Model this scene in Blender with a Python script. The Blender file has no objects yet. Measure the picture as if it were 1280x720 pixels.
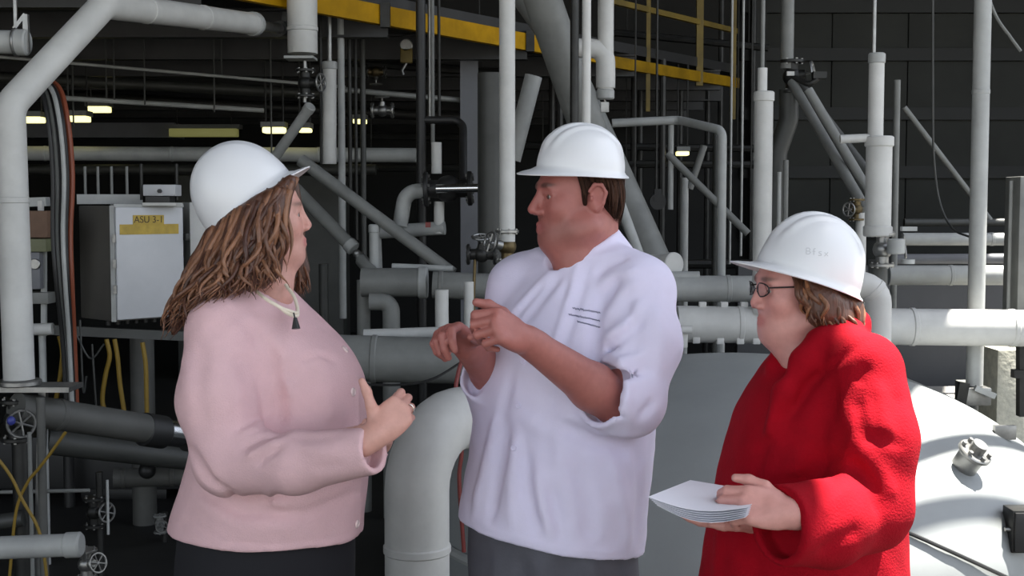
import bpy, bmesh, math, random
import numpy as np
from mathutils import Vector, Matrix
from mathutils.bvhtree import BVHTree

# ---------------------------------------------------------------- camera, sky, sun, exposure
SC = bpy.context.scene
COL = SC.collection
EYE = Vector((0.0, 0.0, 1.65))
FPX = 1600.0                                    # focal length in pixels of the 1280x720 frame
PITCH = math.atan(100.0 / FPX)                  # horizon at row 260
cam_d = bpy.data.cameras.new('camera')
cam_d.sensor_width = 36.0
cam_d.lens = 36.0 * FPX / 1280.0
cam_d.clip_end = 200
cam = bpy.data.objects.new('camera', cam_d)
COL.objects.link(cam)
cam.location = EYE
cam.rotation_euler = (math.pi / 2 - PITCH, 0, 0)
SC.camera = cam

SUN_DIR = Vector((0.30, 0.05, 0.93)).normalized()      # towards the sun
world = bpy.data.worlds.new('sky')
SC.world = world
world.use_nodes = True
wn = world.node_tree
wn.nodes.clear()
w_out = wn.nodes.new('ShaderNodeOutputWorld')
w_bg = wn.nodes.new('ShaderNodeBackground')
w_sky = wn.nodes.new('ShaderNodeTexSky')
w_sky.sky_type = 'NISHITA'
w_sky.sun_disc = False
w_sky.sun_elevation = math.asin(SUN_DIR.z)
w_sky.sun_rotation = math.atan2(SUN_DIR.x, SUN_DIR.y)
w_hsv = wn.nodes.new('ShaderNodeHueSaturation')
w_hsv.inputs['Saturation'].default_value = 0.40
w_bg.inputs['Strength'].default_value = 0.30
wn.links.new(w_sky.outputs[0], w_hsv.inputs['Color'])
wn.links.new(w_hsv.outputs[0], w_bg.inputs['Color'])
wn.links.new(w_bg.outputs[0], w_out.inputs['Surface'])
sun_d = bpy.data.lights.new('sun', 'SUN')
sun_d.energy = 18.0
sun_d.color = (1.0, 0.96, 0.88)
sun_d.angle = 0.0093
sun = bpy.data.objects.new('sun', sun_d)
COL.objects.link(sun)
sun.rotation_euler = SUN_DIR.to_track_quat('Z', 'Y').to_euler()
sun.location = (6, -4, 8)
SC.view_settings.view_transform = 'Standard'
SC.view_settings.look = 'None'
SC.view_settings.exposure = 0.37
SC.view_settings.gamma = 1.0
SC.view_settings.use_curve_mapping = False
random.seed(7)
RNG = np.random.default_rng(7)

# ---------------------------------------------------------------- helpers: sight lines, materials, objects
_UP = Vector((0, math.sin(PITCH), math.cos(PITCH)))
_FW = Vector((0, math.cos(PITCH), -math.sin(PITCH)))
def ray(px, py):
    return (Vector((1, 0, 0)) * ((px - 640) / FPX) + _UP * ((360 - py) / FPX) + _FW)
def P(px, py, Y):
    """the point at depth Y that the photograph shows at (px, py)"""
    d = ray(px, py)
    return EYE + d * (Y / d.y)
def PX(px, py, Y):
    p = P(px, py, Y); return (p.x, p.y, p.z)

MATS = {}
def mat(name, col, rough=0.6, metal=0.0, var=0.0, scale=8.0, bump=0.0, bscale=40.0, spec=0.5, col2=None, attr=None, emit=None, coat=0.0, sheen=0.0, stretch=None):
    m = bpy.data.materials.new(name); m.use_nodes = True
    nt = m.node_tree; N = nt.nodes; Lk = nt.links
    b = N['Principled BSDF']
    b.inputs['Base Color'].default_value = (*col, 1)
    b.inputs['Roughness'].default_value = rough
    b.inputs['Metallic'].default_value = metal
    b.inputs['Specular IOR Level'].default_value = spec
    if coat: b.inputs['Coat Weight'].default_value = coat
    if sheen:
        b.inputs['Sheen Weight'].default_value = sheen
        b.inputs['Sheen Roughness'].default_value = 0.5
    tc = N.new('ShaderNodeTexCoord')
    src = tc.outputs['Object']
    if stretch:
        mp = N.new('ShaderNodeMapping'); mp.inputs['Scale'].default_value = stretch
        Lk.new(src, mp.inputs['Vector']); src = mp.outputs[0]
    colsock = None
    if attr:
        at = N.new('ShaderNodeAttribute'); at.attribute_name = attr
        colsock = at.outputs['Color']
    if var or col2:
        nz = N.new('ShaderNodeTexNoise'); nz.inputs['Scale'].default_value = scale
        nz.inputs['Detail'].default_value = 5; nz.inputs['Roughness'].default_value = 0.6
        Lk.new(src, nz.inputs['Vector'])
        rp = N.new('ShaderNodeMapRange'); rp.inputs[1].default_value = 0.35; rp.inputs[2].default_value = 0.65
        Lk.new(nz.outputs['Fac'], rp.inputs[0])
        mx = N.new('ShaderNodeMix'); mx.data_type = 'RGBA'
        c2 = col2 if col2 else tuple(max(0, c * (1 - var)) for c in col)
        if colsock:
            mx.blend_type = 'MULTIPLY'; mx.inputs[0].default_value = 1.0
            mx2 = N.new('ShaderNodeMix'); mx2.data_type = 'RGBA'
            mx2.inputs[6].default_value = (1, 1, 1, 1); mx2.inputs[7].default_value = (1 - var, 1 - var, 1 - var, 1)
            Lk.new(rp.outputs[0], mx2.inputs[0])
            Lk.new(colsock, mx.inputs[6]); Lk.new(mx2.outputs[2], mx.inputs[7])
        else:
            mx.inputs[6].default_value = (*col, 1); mx.inputs[7].default_value = (*c2, 1)
            Lk.new(rp.outputs[0], mx.inputs[0])
        colsock = mx.outputs[2]
    if colsock: Lk.new(colsock, b.inputs['Base Color'])
    if bump:
        n2 = N.new('ShaderNodeTexNoise'); n2.inputs['Scale'].default_value = bscale; n2.inputs['Detail'].default_value = 4
        Lk.new(src, n2.inputs['Vector'])
        bp = N.new('ShaderNodeBump'); bp.inputs['Strength'].default_value = bump; bp.inputs['Distance'].default_value = 0.01
        Lk.new(n2.outputs['Fac'], bp.inputs['Height']); Lk.new(bp.outputs[0], b.inputs['Normal'])
    if emit:
        b.inputs['Emission Color'].default_value = (*emit[0], 1); b.inputs['Emission Strength'].default_value = emit[1]
    MATS[name] = m
    return m

M_WHITE = mat('white_pipe_jacket', (0.54, 0.54, 0.52), 0.5, var=0.18, scale=5, bump=0.08, bscale=18)
M_PALE = mat('pale_grey_jacket', (0.38, 0.39, 0.38), 0.5, var=0.2, scale=6, bump=0.08, bscale=18)
M_GREY = mat('grey_pipe_jacket', (0.19, 0.195, 0.185), 0.55, var=0.25, scale=6, bump=0.06, bscale=20)
M_DGREY = mat('dark_grey_pipe', (0.050, 0.052, 0.048), 0.5, var=0.3, scale=6)
M_BLACK = mat('black_steel', (0.018, 0.018, 0.018), 0.5, var=0.3, scale=9)
M_STEEL = mat('dull_steel', (0.34, 0.34, 0.33), 0.38, 0.85, var=0.35, scale=12)
M_CHROME = mat('bright_steel', (0.75, 0.75, 0.76), 0.2, 1.0)
M_IRON = mat('dark_iron', (0.035, 0.035, 0.033), 0.45, 0.5, var=0.4, scale=10)
M_YEL = mat('yellow_paint', (0.50, 0.27, 0.004), 0.6, var=0.3, scale=5, spec=0.15)
M_MYEL = mat('mid_yellow_paint', (0.30, 0.17, 0.005), 0.6, var=0.4, scale=5, spec=0.15)  # mid yellow for the far part of the deck-edge beam
M_DYEL = mat('dull_yellow_paint', (0.17, 0.115, 0.012), 0.6, var=0.4, scale=5)
M_YHOSE = mat('yellow_hose', (0.20, 0.125, 0.010), 0.6)
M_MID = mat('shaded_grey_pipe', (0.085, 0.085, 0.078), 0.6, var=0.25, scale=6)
M_OGLOW = mat('olive_glow', (0.4, 0.4, 0.2), 0.5, emit=((0.75, 0.72, 0.22), 0.10))  # weak emission painted in for a dull olive glow, not a lit tube
M_BRASS = mat('brass', (0.16, 0.12, 0.06), 0.45, 0.8, var=0.4)
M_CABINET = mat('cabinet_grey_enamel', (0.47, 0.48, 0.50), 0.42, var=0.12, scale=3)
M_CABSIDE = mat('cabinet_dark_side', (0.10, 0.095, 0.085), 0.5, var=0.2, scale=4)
M_LABEL = mat('yellow_label', (0.42, 0.29, 0.03), 0.5, var=0.25, scale=30)
M_INK = mat('dark_ink', (0.06, 0.035, 0.006), 0.6)
M_BROWN = mat('brown_card', (0.17, 0.10, 0.065), 0.7, var=0.2, scale=9)
M_RUST = mat('orange_brown_hose', (0.22, 0.055, 0.025), 0.5)
M_RED = mat('red_hose', (0.20, 0.03, 0.025), 0.5)
M_PURPLE = mat('blue_plastic', (0.04, 0.05, 0.25), 0.4)
M_TANK = mat('tank_grey_paint', (0.27, 0.285, 0.285), 0.45, var=0.10, scale=3, bump=0.04, bscale=9)
M_FLOOR = mat('dark_floor', (0.012, 0.012, 0.011), 0.7, var=0.4, scale=2.5, bump=0.1, bscale=12)
M_APRON = mat('pale_concrete', (0.34, 0.33, 0.31), 0.85, var=0.2, scale=2, bump=0.1, bscale=20)
M_CREAM = mat('rough_cream_concrete', (0.62, 0.60, 0.50), 0.9, col2=(0.45, 0.44, 0.37), scale=22, bump=0.5, bscale=30)
M_WALL = mat('dark_wall_sheet', (0.028, 0.030, 0.025), 0.7, var=0.3, scale=1.5)
M_WALL2 = mat('dark_inner_wall', (0.014, 0.014, 0.013), 0.8, var=0.3, scale=1.5)
M_GIRT = mat('dark_girt', (0.010, 0.011, 0.010), 0.6)
M_SLATE = mat('slate_sheet', (0.06, 0.062, 0.068), 0.6, var=0.15, scale=3)
M_ROOF = mat('dark_roof', (0.03, 0.03, 0.03), 0.8, var=0.2)
M_LAMP = mat('lamp_tube', (0.9, 0.9, 0.6), 0.4, emit=((1.0, 0.90, 0.36), 1.5))
M_COL = mat('blue_grey_column', (0.16, 0.165, 0.18), 0.55, var=0.15, scale=4)
mat('faint_grey_print', (.58, .59, .61), .6)
M_HAT = mat('white_hard_hat_plastic', (0.77, 0.78, 0.80), 0.34, spec=0.5, coat=0.1)
M_HATBAND = mat('hat_suspension', (0.10, 0.10, 0.11), 0.6)
M_SKIN_M = mat('skin_ruddy', (0.5, 0.3, 0.25), 0.5, attr='Col', var=0.10, scale=60, bump=0.05, bscale=250)
M_CHEF = mat('white_cotton_twill', (0.74, 0.70, 0.88), 0.8, var=0.05, scale=10, bump=0.10, bscale=350, sheen=0.1)
M_NAVY = mat('navy_thread', (0.05, 0.05, 0.13), 0.7)
M_TROUSER = mat('grey_trouser_cloth', (0.105, 0.105, 0.125), 0.85, var=0.2, scale=12, bump=0.1, bscale=200)
M_BLKTR = mat('black_trouser_cloth', (0.008, 0.008, 0.011), 0.9)
M_PINK = mat('pale_pink_knit', (0.71, 0.47, 0.49), 0.85, var=0.06, scale=14, bump=0.25, bscale=260, spec=0.2)
M_PINKBTN = mat('pearl_button', (0.75, 0.6, 0.58), 0.25, coat=0.4)
M_COAT = mat('red_wool', (0.33, 0.0015, 0.010), 0.9, var=0.15, scale=20, bump=0.25, bscale=220, spec=0.15)
M_SHOE = mat('black_leather', (0.012, 0.012, 0.012), 0.35)
M_EYEW = mat('eye_white', (0.42, 0.38, 0.36), 0.25)
M_IRIS = mat('eye_iris', (0.05, 0.035, 0.025), 0.1)
M_HAIR_M = mat('dark_brown_hair', (0.030, 0.014, 0.009), 0.75, spec=0.15, attr='Col', var=0.45, scale=30, bump=0.5, bscale=60, stretch=(6, 6, 1))
M_HAIR_P = mat('auburn_hair', (0.20, 0.085, 0.045), 0.42, attr='Col', var=0.35, scale=26, bump=0.35, bscale=60, stretch=(3, 3, .5))
M_HAIR_R = mat('chestnut_hair', (0.19, 0.08, 0.04), 0.45, attr='Col', var=0.35, scale=26, bump=0.35, bscale=60, stretch=(3, 3, .5))
M_SILVER = mat('silver', (0.8, 0.78, 0.72), 0.25, 1.0)
M_PEARL = mat('cream_bead', (0.75, 0.68, 0.55), 0.3)
M_PAPER = mat('white_paper', (0.82, 0.82, 0.88), 0.8)
M_SPEC = mat('dark_spectacle_frame', (0.02, 0.018, 0.018), 0.3)
def _glass():
    m = bpy.data.materials.new('spectacle_lens'); m.use_nodes = True
    b = m.node_tree.nodes['Principled BSDF']
    b.inputs['Transmission Weight'].default_value = 1.0
    b.inputs['Roughness'].default_value = 0.02; b.inputs['IOR'].default_value = 1.15
    b.inputs['Base Color'].default_value = (0.95, 0.95, 0.95, 1)
    return m
M_LENS = _glass()

def tag(o, label=None, cat=None, group=None, kind=None):
    if label: o['label'] = label
    if cat: o['category'] = cat
    if group: o['group'] = group
    if kind: o['kind'] = kind
    return o
ORIG = {}
def origin_of(o): return ORIG[o.name]
def build(name, vf, m, parent=None, origin=None, smooth=True, angle=40):
    """vf = (verts in world space, faces); one mesh object, under its parent or at its own base"""
    V, F = vf
    V = np.asarray(V, dtype=np.float64).reshape(-1, 3)
    if parent is not None:
        org = np.array(origin_of(parent))
    else:
        lo, hi = V.min(0), V.max(0)
        org = np.array(origin) if origin is not None else np.array([(lo[0] + hi[0]) / 2, (lo[1] + hi[1]) / 2, lo[2]])
    me = bpy.data.meshes.new(name)
    me.from_pydata((V - org).tolist(), [], F if isinstance(F, list) else F.tolist())
    if m is not None: me.materials.append(m)
    if smooth:
        me.polygons.foreach_set('use_smooth', [True] * len(me.polygons))
        if angle < 179: me.set_sharp_from_angle(angle=math.radians(angle))
    me.update()
    o = bpy.data.objects.new(name, me)
    COL.objects.link(o)
    if parent is not None:
        o.parent = parent; ORIG[o.name] = org
    else:
        o.location = org; ORIG[o.name] = org
    return o
def empty(name, loc):
    o = bpy.data.objects.new(name, None); COL.objects.link(o)
    o.location = loc; o.empty_display_size = 0.1
    ORIG[o.name] = np.array(loc, dtype=float)
    return o

# ---- shape makers: each returns (verts, faces) in world space
def join(*parts):
    V, F, n = [], [], 0
    for v, f in parts:
        v = np.asarray(v, float).reshape(-1, 3)
        V.append(v); F += [tuple(int(i) + n for i in q) for q in f]; n += len(v)
    return np.concatenate(V), F
def box(c, s, R=None, bev=0.0):
    """centre, full sizes, optional rotation matrix; bevelled edges"""
    bm = bmesh.new(); bmesh.ops.create_cube(bm, size=1.0)
    for v in bm.verts: v.co = Vector((v.co.x * s[0], v.co.y * s[1], v.co.z * s[2]))
    if bev: bmesh.ops.bevel(bm, geom=list(bm.edges), offset=bev, segments=2, affect='EDGES', profile=0.6)
    bm.verts.index_update()
    R = R or Matrix.Identity(3)
    V = [tuple(R @ v.co + Vector(c)) for v in bm.verts]
    F = [tuple(v.index for v in f.verts) for f in bm.faces]
    bm.free(); return np.array(V), F
def bar(a, b, w, h, up=(0, 0, 1), bev=0.0):
    a, b = Vector(a), Vector(b); d = b - a; y = d.normalized()
    x = y.cross(Vector(up)); x = x.normalized() if x.length > 1e-4 else Vector((1, 0, 0))
    z = x.cross(y)
    R = Matrix((x, y, z)).transposed()
    return box((a + b) / 2, (w, d.length, h), R, bev)
def ibeam(a, b, w, h, t=0.015, up=(0, 0, 1)):
    a, b = Vector(a), Vector(b); y = (b - a).normalized()
    x = y.cross(Vector(up)).normalized(); z = x.cross(y)
    o = z * (h / 2 - t / 2)
    return join(bar(a + o, b + o, w, t, up), bar(a - o, b - o, w, t, up), bar(a, b, t, h - 2 * t, up))
def fillet(pts, rad, n=7):
    pts = [Vector(p) for p in pts]
    out = [pts[0]]
    for i in range(1, len(pts) - 1):
        a, b, c = pts[i - 1], pts[i], pts[i + 1]
        u, v = (a - b), (c - b)
        lu, lv = u.length, v.length
        u.normalize(); v.normalize()
        ang = u.angle(v)
        if ang > math.radians(176): out.append(b); continue
        t = min(rad / math.tan(ang / 2), lu * 0.48, lv * 0.48)
        r = t * math.tan(ang / 2)
        ctr = b + (u + v).normalized() * (r / math.sin(ang / 2))
        s, e = b + u * t - ctr, b + v * t - ctr
        w = s.angle(e); ax = s.cross(e).normalized()
        for k in range(n + 1): out.append(ctr + Matrix.Rotation(w * k / n, 3, ax) @ s)
    out.append(pts[-1]); return out
def catmull(pts, n=8):
    pts = [Vector(p) for p in pts]; q = [pts[0] * 2 - pts[1]] + pts + [pts[-1] * 2 - pts[-2]]
    out = []
    for i in range(1, len(q) - 2):
        p0, p1, p2, p3 = q[i - 1:i + 3]
        for k in range(n):
            t = k / n
            out.append(0.5 * ((2 * p1) + (p2 - p0) * t + (2 * p0 - 5 * p1 + 4 * p2 - p3) * t * t + (3 * p1 - p0 - 3 * p2 + p3) * t ** 3))
    out.append(pts[-1]); return out
def sweep(path, r, seg=14, cap=True, flat=1.0):
    """tube along a path; r number or list"""
    n = len(path); rr = r if hasattr(r, '__len__') else [r] * n
    T = []
    for i in range(n):
        d = path[min(i + 1, n - 1)] - path[max(i - 1, 0)]
        T.append(d.normalized() if d.length > 1e-9 else Vector((0, 0, 1)))
    u = T[0].orthogonal().normalized(); V, F = [], []
    for i in range(n):
        if i:
            q = T[i - 1].rotation_difference(T[i]); u = (q @ u); u = (u - T[i] * u.dot(T[i])).normalized()
        w = T[i].cross(u)
        for k in range(seg):
            a = 2 * math.pi * k / seg
            V.append(path[i] + (u * math.cos(a) + w * math.sin(a) * flat) * rr[i])
    for i in range(n - 1):
        for k in range(seg):
            a, b = i * seg + k, i * seg + (k + 1) % seg
            F.append((a, b, b + seg, a + seg))
    if cap:
        F.append(tuple(range(seg - 1, -1, -1))); F.append(tuple(range((n - 1) * seg, n * seg)))
    return np.array([tuple(v) for v in V]), F
def tube(pts, r, bend=None, seg=16):
    return sweep(fillet(pts, bend if bend is not None else r * 3), r, seg)
def cable(pts, r, seg=8, n=8): return sweep(catmull(pts, n), r, seg)
def disc(c, axis, r, t, seg=24, bev=0.0):
    a = Vector(axis).normalized(); c = Vector(c)
    if bev: return sweep([c - a * t / 2, c - a * (t / 2 - bev), c + a * (t / 2 - bev), c + a * t / 2], [r - bev, r, r, r - bev], seg)
    return sweep([c - a * t / 2, c + a * t / 2], r, seg)
def torus(c, axis, R, r, seg=28, s2=8):
    a = Vector(axis).normalized(); u = a.orthogonal().normalized(); w = a.cross(u); c = Vector(c); V, F = [], []
    for i in range(seg):
        t = 2 * math.pi * i / seg; e = u * math.cos(t) + w * math.sin(t)
        for j in range(s2):
            q = 2 * math.pi * j / s2
            V.append(tuple(c + e * (R + r * math.cos(q)) + a * r * math.sin(q)))
    for i in range(seg):
        for j in range(s2):
            F.append((i * s2 + j, ((i + 1) % seg) * s2 + j, ((i + 1) % seg) * s2 + (j + 1) % s2, i * s2 + (j + 1) % s2))
    return np.array(V), F
def ball(c, r, seg=16, rings=10):
    rx = r if hasattr(r, '__len__') else (r, r, r); V, F = [], []
    V.append((c[0], c[1], c[2] + rx[2]))
    for i in range(1, rings):
        p = math.pi * i / rings
        for k in range(seg):
            t = 2 * math.pi * k / seg
            V.append((c[0] + rx[0] * math.sin(p) * math.cos(t), c[1] + rx[1] * math.sin(p) * math.sin(t), c[2] + rx[2] * math.cos(p)))
    V.append((c[0], c[1], c[2] - rx[2]))
    for k in range(seg): F.append((0, 1 + k, 1 + (k + 1) % seg))
    for i in range(rings - 2):
        for k in range(seg):
            a = 1 + i * seg + k; b = 1 + i * seg + (k + 1) % seg
            F.append((a, a + seg, b + seg, b))
    l = len(V) - 1; o = 1 + (rings - 2) * seg
    for k in range(seg): F.append((o + (k + 1) % seg, o + k, l))
    return np.array(V), F
def lathe(c, prof, seg=64):
    """profile [(radius, z)...] about the vertical through c"""
    V, F = [], []
    for (r, z) in prof:
        for k in range(seg):
            t = 2 * math.pi * k / seg
            V.append((c[0] + r * math.cos(t), c[1] + r * math.sin(t), c[2] + z))
    n = len(prof)
    for i in range(n - 1):
        for k in range(seg):
            a, b = i * seg + k, i * seg + (k + 1) % seg
            F.append((a, b, b + seg, a + seg))
    F.append(tuple(range(seg - 1, -1, -1))); F.append(tuple(range((n - 1) * seg, n * seg)))
    return np.array(V), F
def prism(poly, z0, z1):
    n = len(poly)
    V = [(x, y, z0) for x, y in poly] + [(x, y, z1) for x, y in poly]
    F = [tuple(range(n - 1, -1, -1)), tuple(range(n, 2 * n))] + [(i, (i + 1) % n, (i + 1) % n + n, i + n) for i in range(n)]
    return np.array(V, float), F
def text_vf(body, size, M, extrude=0.0008, align='CENTER'):
    cu = bpy.data.curves.new('t', 'FONT'); cu.body = body; cu.size = size; cu.extrude = extrude
    cu.align_x = align; cu.align_y = 'CENTER'
    o = bpy.data.objects.new('t', cu); COL.objects.link(o)
    bpy.context.view_layer.update()
    me = bpy.data.meshes.new_from_object(o.evaluated_get(bpy.context.evaluated_depsgraph_get()))
    V = [tuple(M @ v.co) for v in me.vertices]; F = [tuple(p.vertices) for p in me.polygons]
    bpy.data.objects.remove(o); bpy.data.curves.remove(cu); bpy.data.meshes.remove(me)
    return np.array(V), F

# ---------------------------------------------------------------- solid modelling of bodies and clothes: blended distance fields, meshed once each
def _smin(a, b, k):
    h = np.clip(0.5 + 0.5 * (b - a) / k, 0, 1)
    return b * (1 - h) + a * h - k * h * (1 - h)
class Solid:
    def __init__(self): self.ops = []
    def add(self, fn, c, R, k=0.01, mode='u'): self.ops.append((mode, fn, np.array(c, float), R, k)); return self
    def cone(self, a, b, ra, rb, k=0.01, mode='u'):
        a, b = np.array(a, float), np.array(b, float); ab = b - a; L2 = max(ab @ ab, 1e-12)
        def fn(p):
            t = np.clip(((p - a) @ ab) / L2, 0, 1)
            return np.linalg.norm(p - a - t[:, None] * ab, axis=1) - (ra + (rb - ra) * t)
        return self.add(fn, (a + b) / 2, math.sqrt(L2) / 2 + max(ra, rb), k, mode)
    def chain(self, pts, rs, k=0.01, mode='u'):
        for i in range(len(pts) - 1): self.cone(pts[i], pts[i + 1], rs[i], rs[i + 1], k, mode)
        return self
    def ell(self, c, r, R=None, k=0.01, mode='u'):
        c, r = np.array(c, float), np.array(r, float); A = np.array(R, float) if R is not None else np.eye(3)
        def fn(p):
            q = (p - c) @ A
            k0 = np.linalg.norm(q / r, axis=1); k1 = np.linalg.norm(q / (r * r), axis=1)
            return k0 * (k0 - 1) / np.maximum(k1, 1e-6)
        return self.add(fn, c, float(r.max()), k, mode)
    def loft(self, secs, axdir, k=0.02, mode='u', power=2.0):
        """secs rows (z, cx, cy, lateral half, depth half); axdir = horizontal facing direction"""
        S = np.array(sorted(secs), float); f = np.array(axdir[:2], float); f /= np.linalg.norm(f); l = np.array([-f[1], f[0]])
        Z = S[:, 0]
        zz = np.linspace(Z[0], Z[-1], 160)
        def cub(col):
            # monotone-ish cubic through the sections
            m = np.gradient(S[:, col], Z); i = np.clip(np.searchsorted(Z, zz) - 1, 0, len(Z) - 2)
            h = Z[i + 1] - Z[i]; t = (zz - Z[i]) / h
            return ((2 * t**3 - 3 * t**2 + 1) * S[i, col] + (t**3 - 2 * t**2 + t) * h * m[i] + (-2 * t**3 + 3 * t**2) * S[i + 1, col] + (t**3 - t**2) * h * m[i + 1])
        tab = [cub(cn) for cn in (1, 2, 3, 4)]
        def fn(p):
            z = np.clip(p[:, 2], Z[0], Z[-1])
            cx, cy, a, b = (np.interp(z, zz, tb) for tb in tab)
            dx, dy = p[:, 0] - cx, p[:, 1] - cy
            x, y = dx * l[0] + dy * l[1], dx * f[0] + dy * f[1]
            k0 = (np.abs(x / a) ** power + np.abs(y / b) ** power) ** (1 / power)
            k1 = np.sqrt((x / (a * a))**2 + (y / (b * b))**2)
            d = np.where(k1 > 1e-4, k0 * (k0 - 1) / np.maximum(k1, 1e-4), -np.minimum(a, b))
            return np.maximum(d * 0.9, np.maximum(p[:, 2] - Z[-1], Z[0] - p[:, 2]))
        c = [S[:, 1].mean(), S[:, 2].mean(), (Z[0] + Z[-1]) / 2]
        return self.add(fn, c, (Z[-1] - Z[0]) / 2 + S[:, 3:].max() + 0.1, k, mode)
    def sleeve(self, pts, rs, k=0.02, hollow=0.0):
        """chain whose last end is cut flat; hollow opens the cuff"""
        pts = [np.array(p, float) for p in pts]
        n = pts[-1] - pts[-2]; n = n / np.linalg.norm(n); e = pts[-1]
        segs = list(zip(pts[:-1], pts[1:], rs[:-1], rs[1:]))
        def cd(p, off=0.0):
            d = None
            for a, b, ra, rb in segs:
                ab = b - a; t = np.clip(((p - a) @ ab) / (ab @ ab), 0, 1.0)
                q = np.linalg.norm(p - a - t[:, None] * ab, axis=1) - (ra + (rb - ra) * t) + off
                d = q if d is None else _smin(d, q, 0.025)
            return d
        pts2 = pts[:-1] + [pts[-1] + n * 0.05]
        segs[-1] = (pts[-2], pts2[-1], rs[-2], rs[-1] + (rs[-1] - rs[-2]) * 0.05 / max(np.linalg.norm(pts[-1] - pts[-2]), 1e-3))
        lim = rs[-1] * 1.05 + .055
        def fn(p):
            cut = (p - e) @ n; d = cd(p)
            near = np.linalg.norm(p - e, axis=1) < lim
            c = np.maximum(d, cut)
            if hollow: c = np.maximum(c, -np.maximum(np.maximum(d + hollow, -cut - 0.04), np.linalg.norm(p - e, axis=1) - rs[-1] * 1.3))
            return np.where(near, c, d)
        c = np.mean(pts, axis=0); R = max(np.linalg.norm(q - c) for q in pts) + max(rs)
        self.add(fn, c, R, k)
        return self
    def hit(self, pix):
        """where the sight lines through the given pixels first meet this solid"""
        out = []
        for (x, y) in pix:
            d = ray(x, y); d = np.array(d / d.y); Ys = np.linspace(2.1, 3.6, 220)
            p = np.array(EYE) + Ys[:, None] * d
            D = self.eval(p, 0.02, p[:, None, :])[:, 0]; i = np.nonzero(D < 0)[0]
            if not len(i) or i[0] == 0: continue
            i = i[0]; t = D[i - 1] / (D[i - 1] - D[i]); out.append(p[i - 1] + (p[i] - p[i - 1]) * t)
        return out
    def folds(self, sets):
        """soft ridges (h > 0) and creases (h < 0): (pixel polyline, h, w) laid on the surface as built so far"""
        todo = []
        for pix, h, w in sets:
            fine = []
            for (x0, y0), (x1, y1) in zip(pix[:-1], pix[1:]):
                n = max(1, int(math.hypot(x1 - x0, y1 - y0) / 14))
                fine += [(x0 + (x1 - x0) * k / n, y0 + (y1 - y0) * k / n) for k in range(n)]
            q = self.hit(fine + [pix[-1]])
            if len(q) > 1: todo.append((np.array(q), h, w))
        for q, h, w in todo:
            m = len(q) - 1
            def fn(p, q=q, h=h, w=w, m=m):
                best = np.full(len(p), 9.0); tt = np.zeros(len(p))
                for i in range(m):
                    ab = q[i + 1] - q[i]; t = np.clip(((p - q[i]) @ ab) / max(ab @ ab, 1e-9), 0, 1)
                    d = np.linalg.norm(p - q[i] - t[:, None] * ab, axis=1); u = d < best
                    best[u] = d[u]; tt[u] = (i + t[u]) / m
                return -h * np.exp(-(best / w)**2) * np.clip(np.minimum(tt, 1 - tt) * 5 + .25, 0, 1)
            c = q.mean(0); self.ops.append(('d', fn, c, float(np.linalg.norm(q - c, axis=1).max()) + 3 * w, 0))
        return self
    def below(self, p0, p1, p2, k=.004):
        """cut everything under the plane through three points"""
        p0, p1, p2 = (np.array(v, float) for v in (p0, p1, p2)); n = np.cross(p1 - p0, p2 - p0); n /= np.linalg.norm(n)
        if n[2] < 0: n = -n
        return self.add(lambda p: (p - p0) @ n, p0, 1e3, k, 's')
    def wrinkle(self, amp, freq, seed=0, stretch=(1, 1, 1)):
        rs = np.random.default_rng(seed); W = rs.normal(size=(7, 3)) * freq * np.array(stretch); ph = rs.uniform(0, 6.28, 7)
        self.ops.append(('d', lambda p: amp * np.sin(p @ W.T + ph).sum(1) / 3.0, np.zeros(3), 1e6, 0)); return self
    def eval(self, ctr, rad, pts):
        """pts (nb, m, 3) in blocks with centres ctr"""
        nb, m, _ = pts.shape; D = np.full((nb, m), 1.0)
        for mode, fn, c, R, k in self.ops:
            sel = np.linalg.norm(ctr - c, axis=1) < R + rad + 2 * k + 0.004
            if not sel.any(): continue
            q = pts[sel].reshape(-1, 3); v = fn(q).reshape(-1, m)
            if mode == 'u': D[sel] = _smin(D[sel], v, k)
            elif mode == 's': D[sel] = -_smin(-D[sel], v, k)
            elif mode == 'd': D[sel] = D[sel] + v
        return D
    def mesh(self, lo, hi, h, smooth=1):
        lo, hi = np.array(lo, float), np.array(hi, float); B = 10
        nblk = np.maximum(np.ceil((hi - lo) / (h * B)).astype(int), 1)
        idx = np.stack(np.meshgrid(*[np.arange(n) for n in nblk], indexing='ij'), -1).reshape(-1, 3)
        ctr = lo + (idx + 0.5) * h * B; rad = h * B * 0.87
        dc = self.eval(ctr, 1e3 * 0 + 0.25, ctr[:, None, :])[:, 0]
        G = np.full(nblk * B + 1, 1.0, np.float32)
        keep = np.abs(dc) < rad * 1.7 + 0.012
        ki = idx[keep]; kc = ctr[keep]
        for i in np.nonzero((~keep) & (dc < 0))[0]:
            x, y, z = idx[i] * B; G[x:x + B + 1, y:y + B + 1, z:z + B + 1] = -1
        off = np.stack(np.meshgrid(*[np.arange(B + 1)] * 3, indexing='ij'), -1).reshape(-1, 3)
        for s in range(0, len(ki), 400):
            kk = ki[s:s + 400]; pts = lo + (kk[:, None, :] * B + off[None]) * h
            D = self.eval(kc[s:s + 400], rad, pts).astype(np.float32).reshape(-1, B + 1, B + 1, B + 1)
            for q, d in zip(kk, D):
                x, y, z = q * B; G[x:x + B + 1, y:y + B + 1, z:z + B + 1] = d
        return _nets(G, lo, h, smooth)
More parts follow.
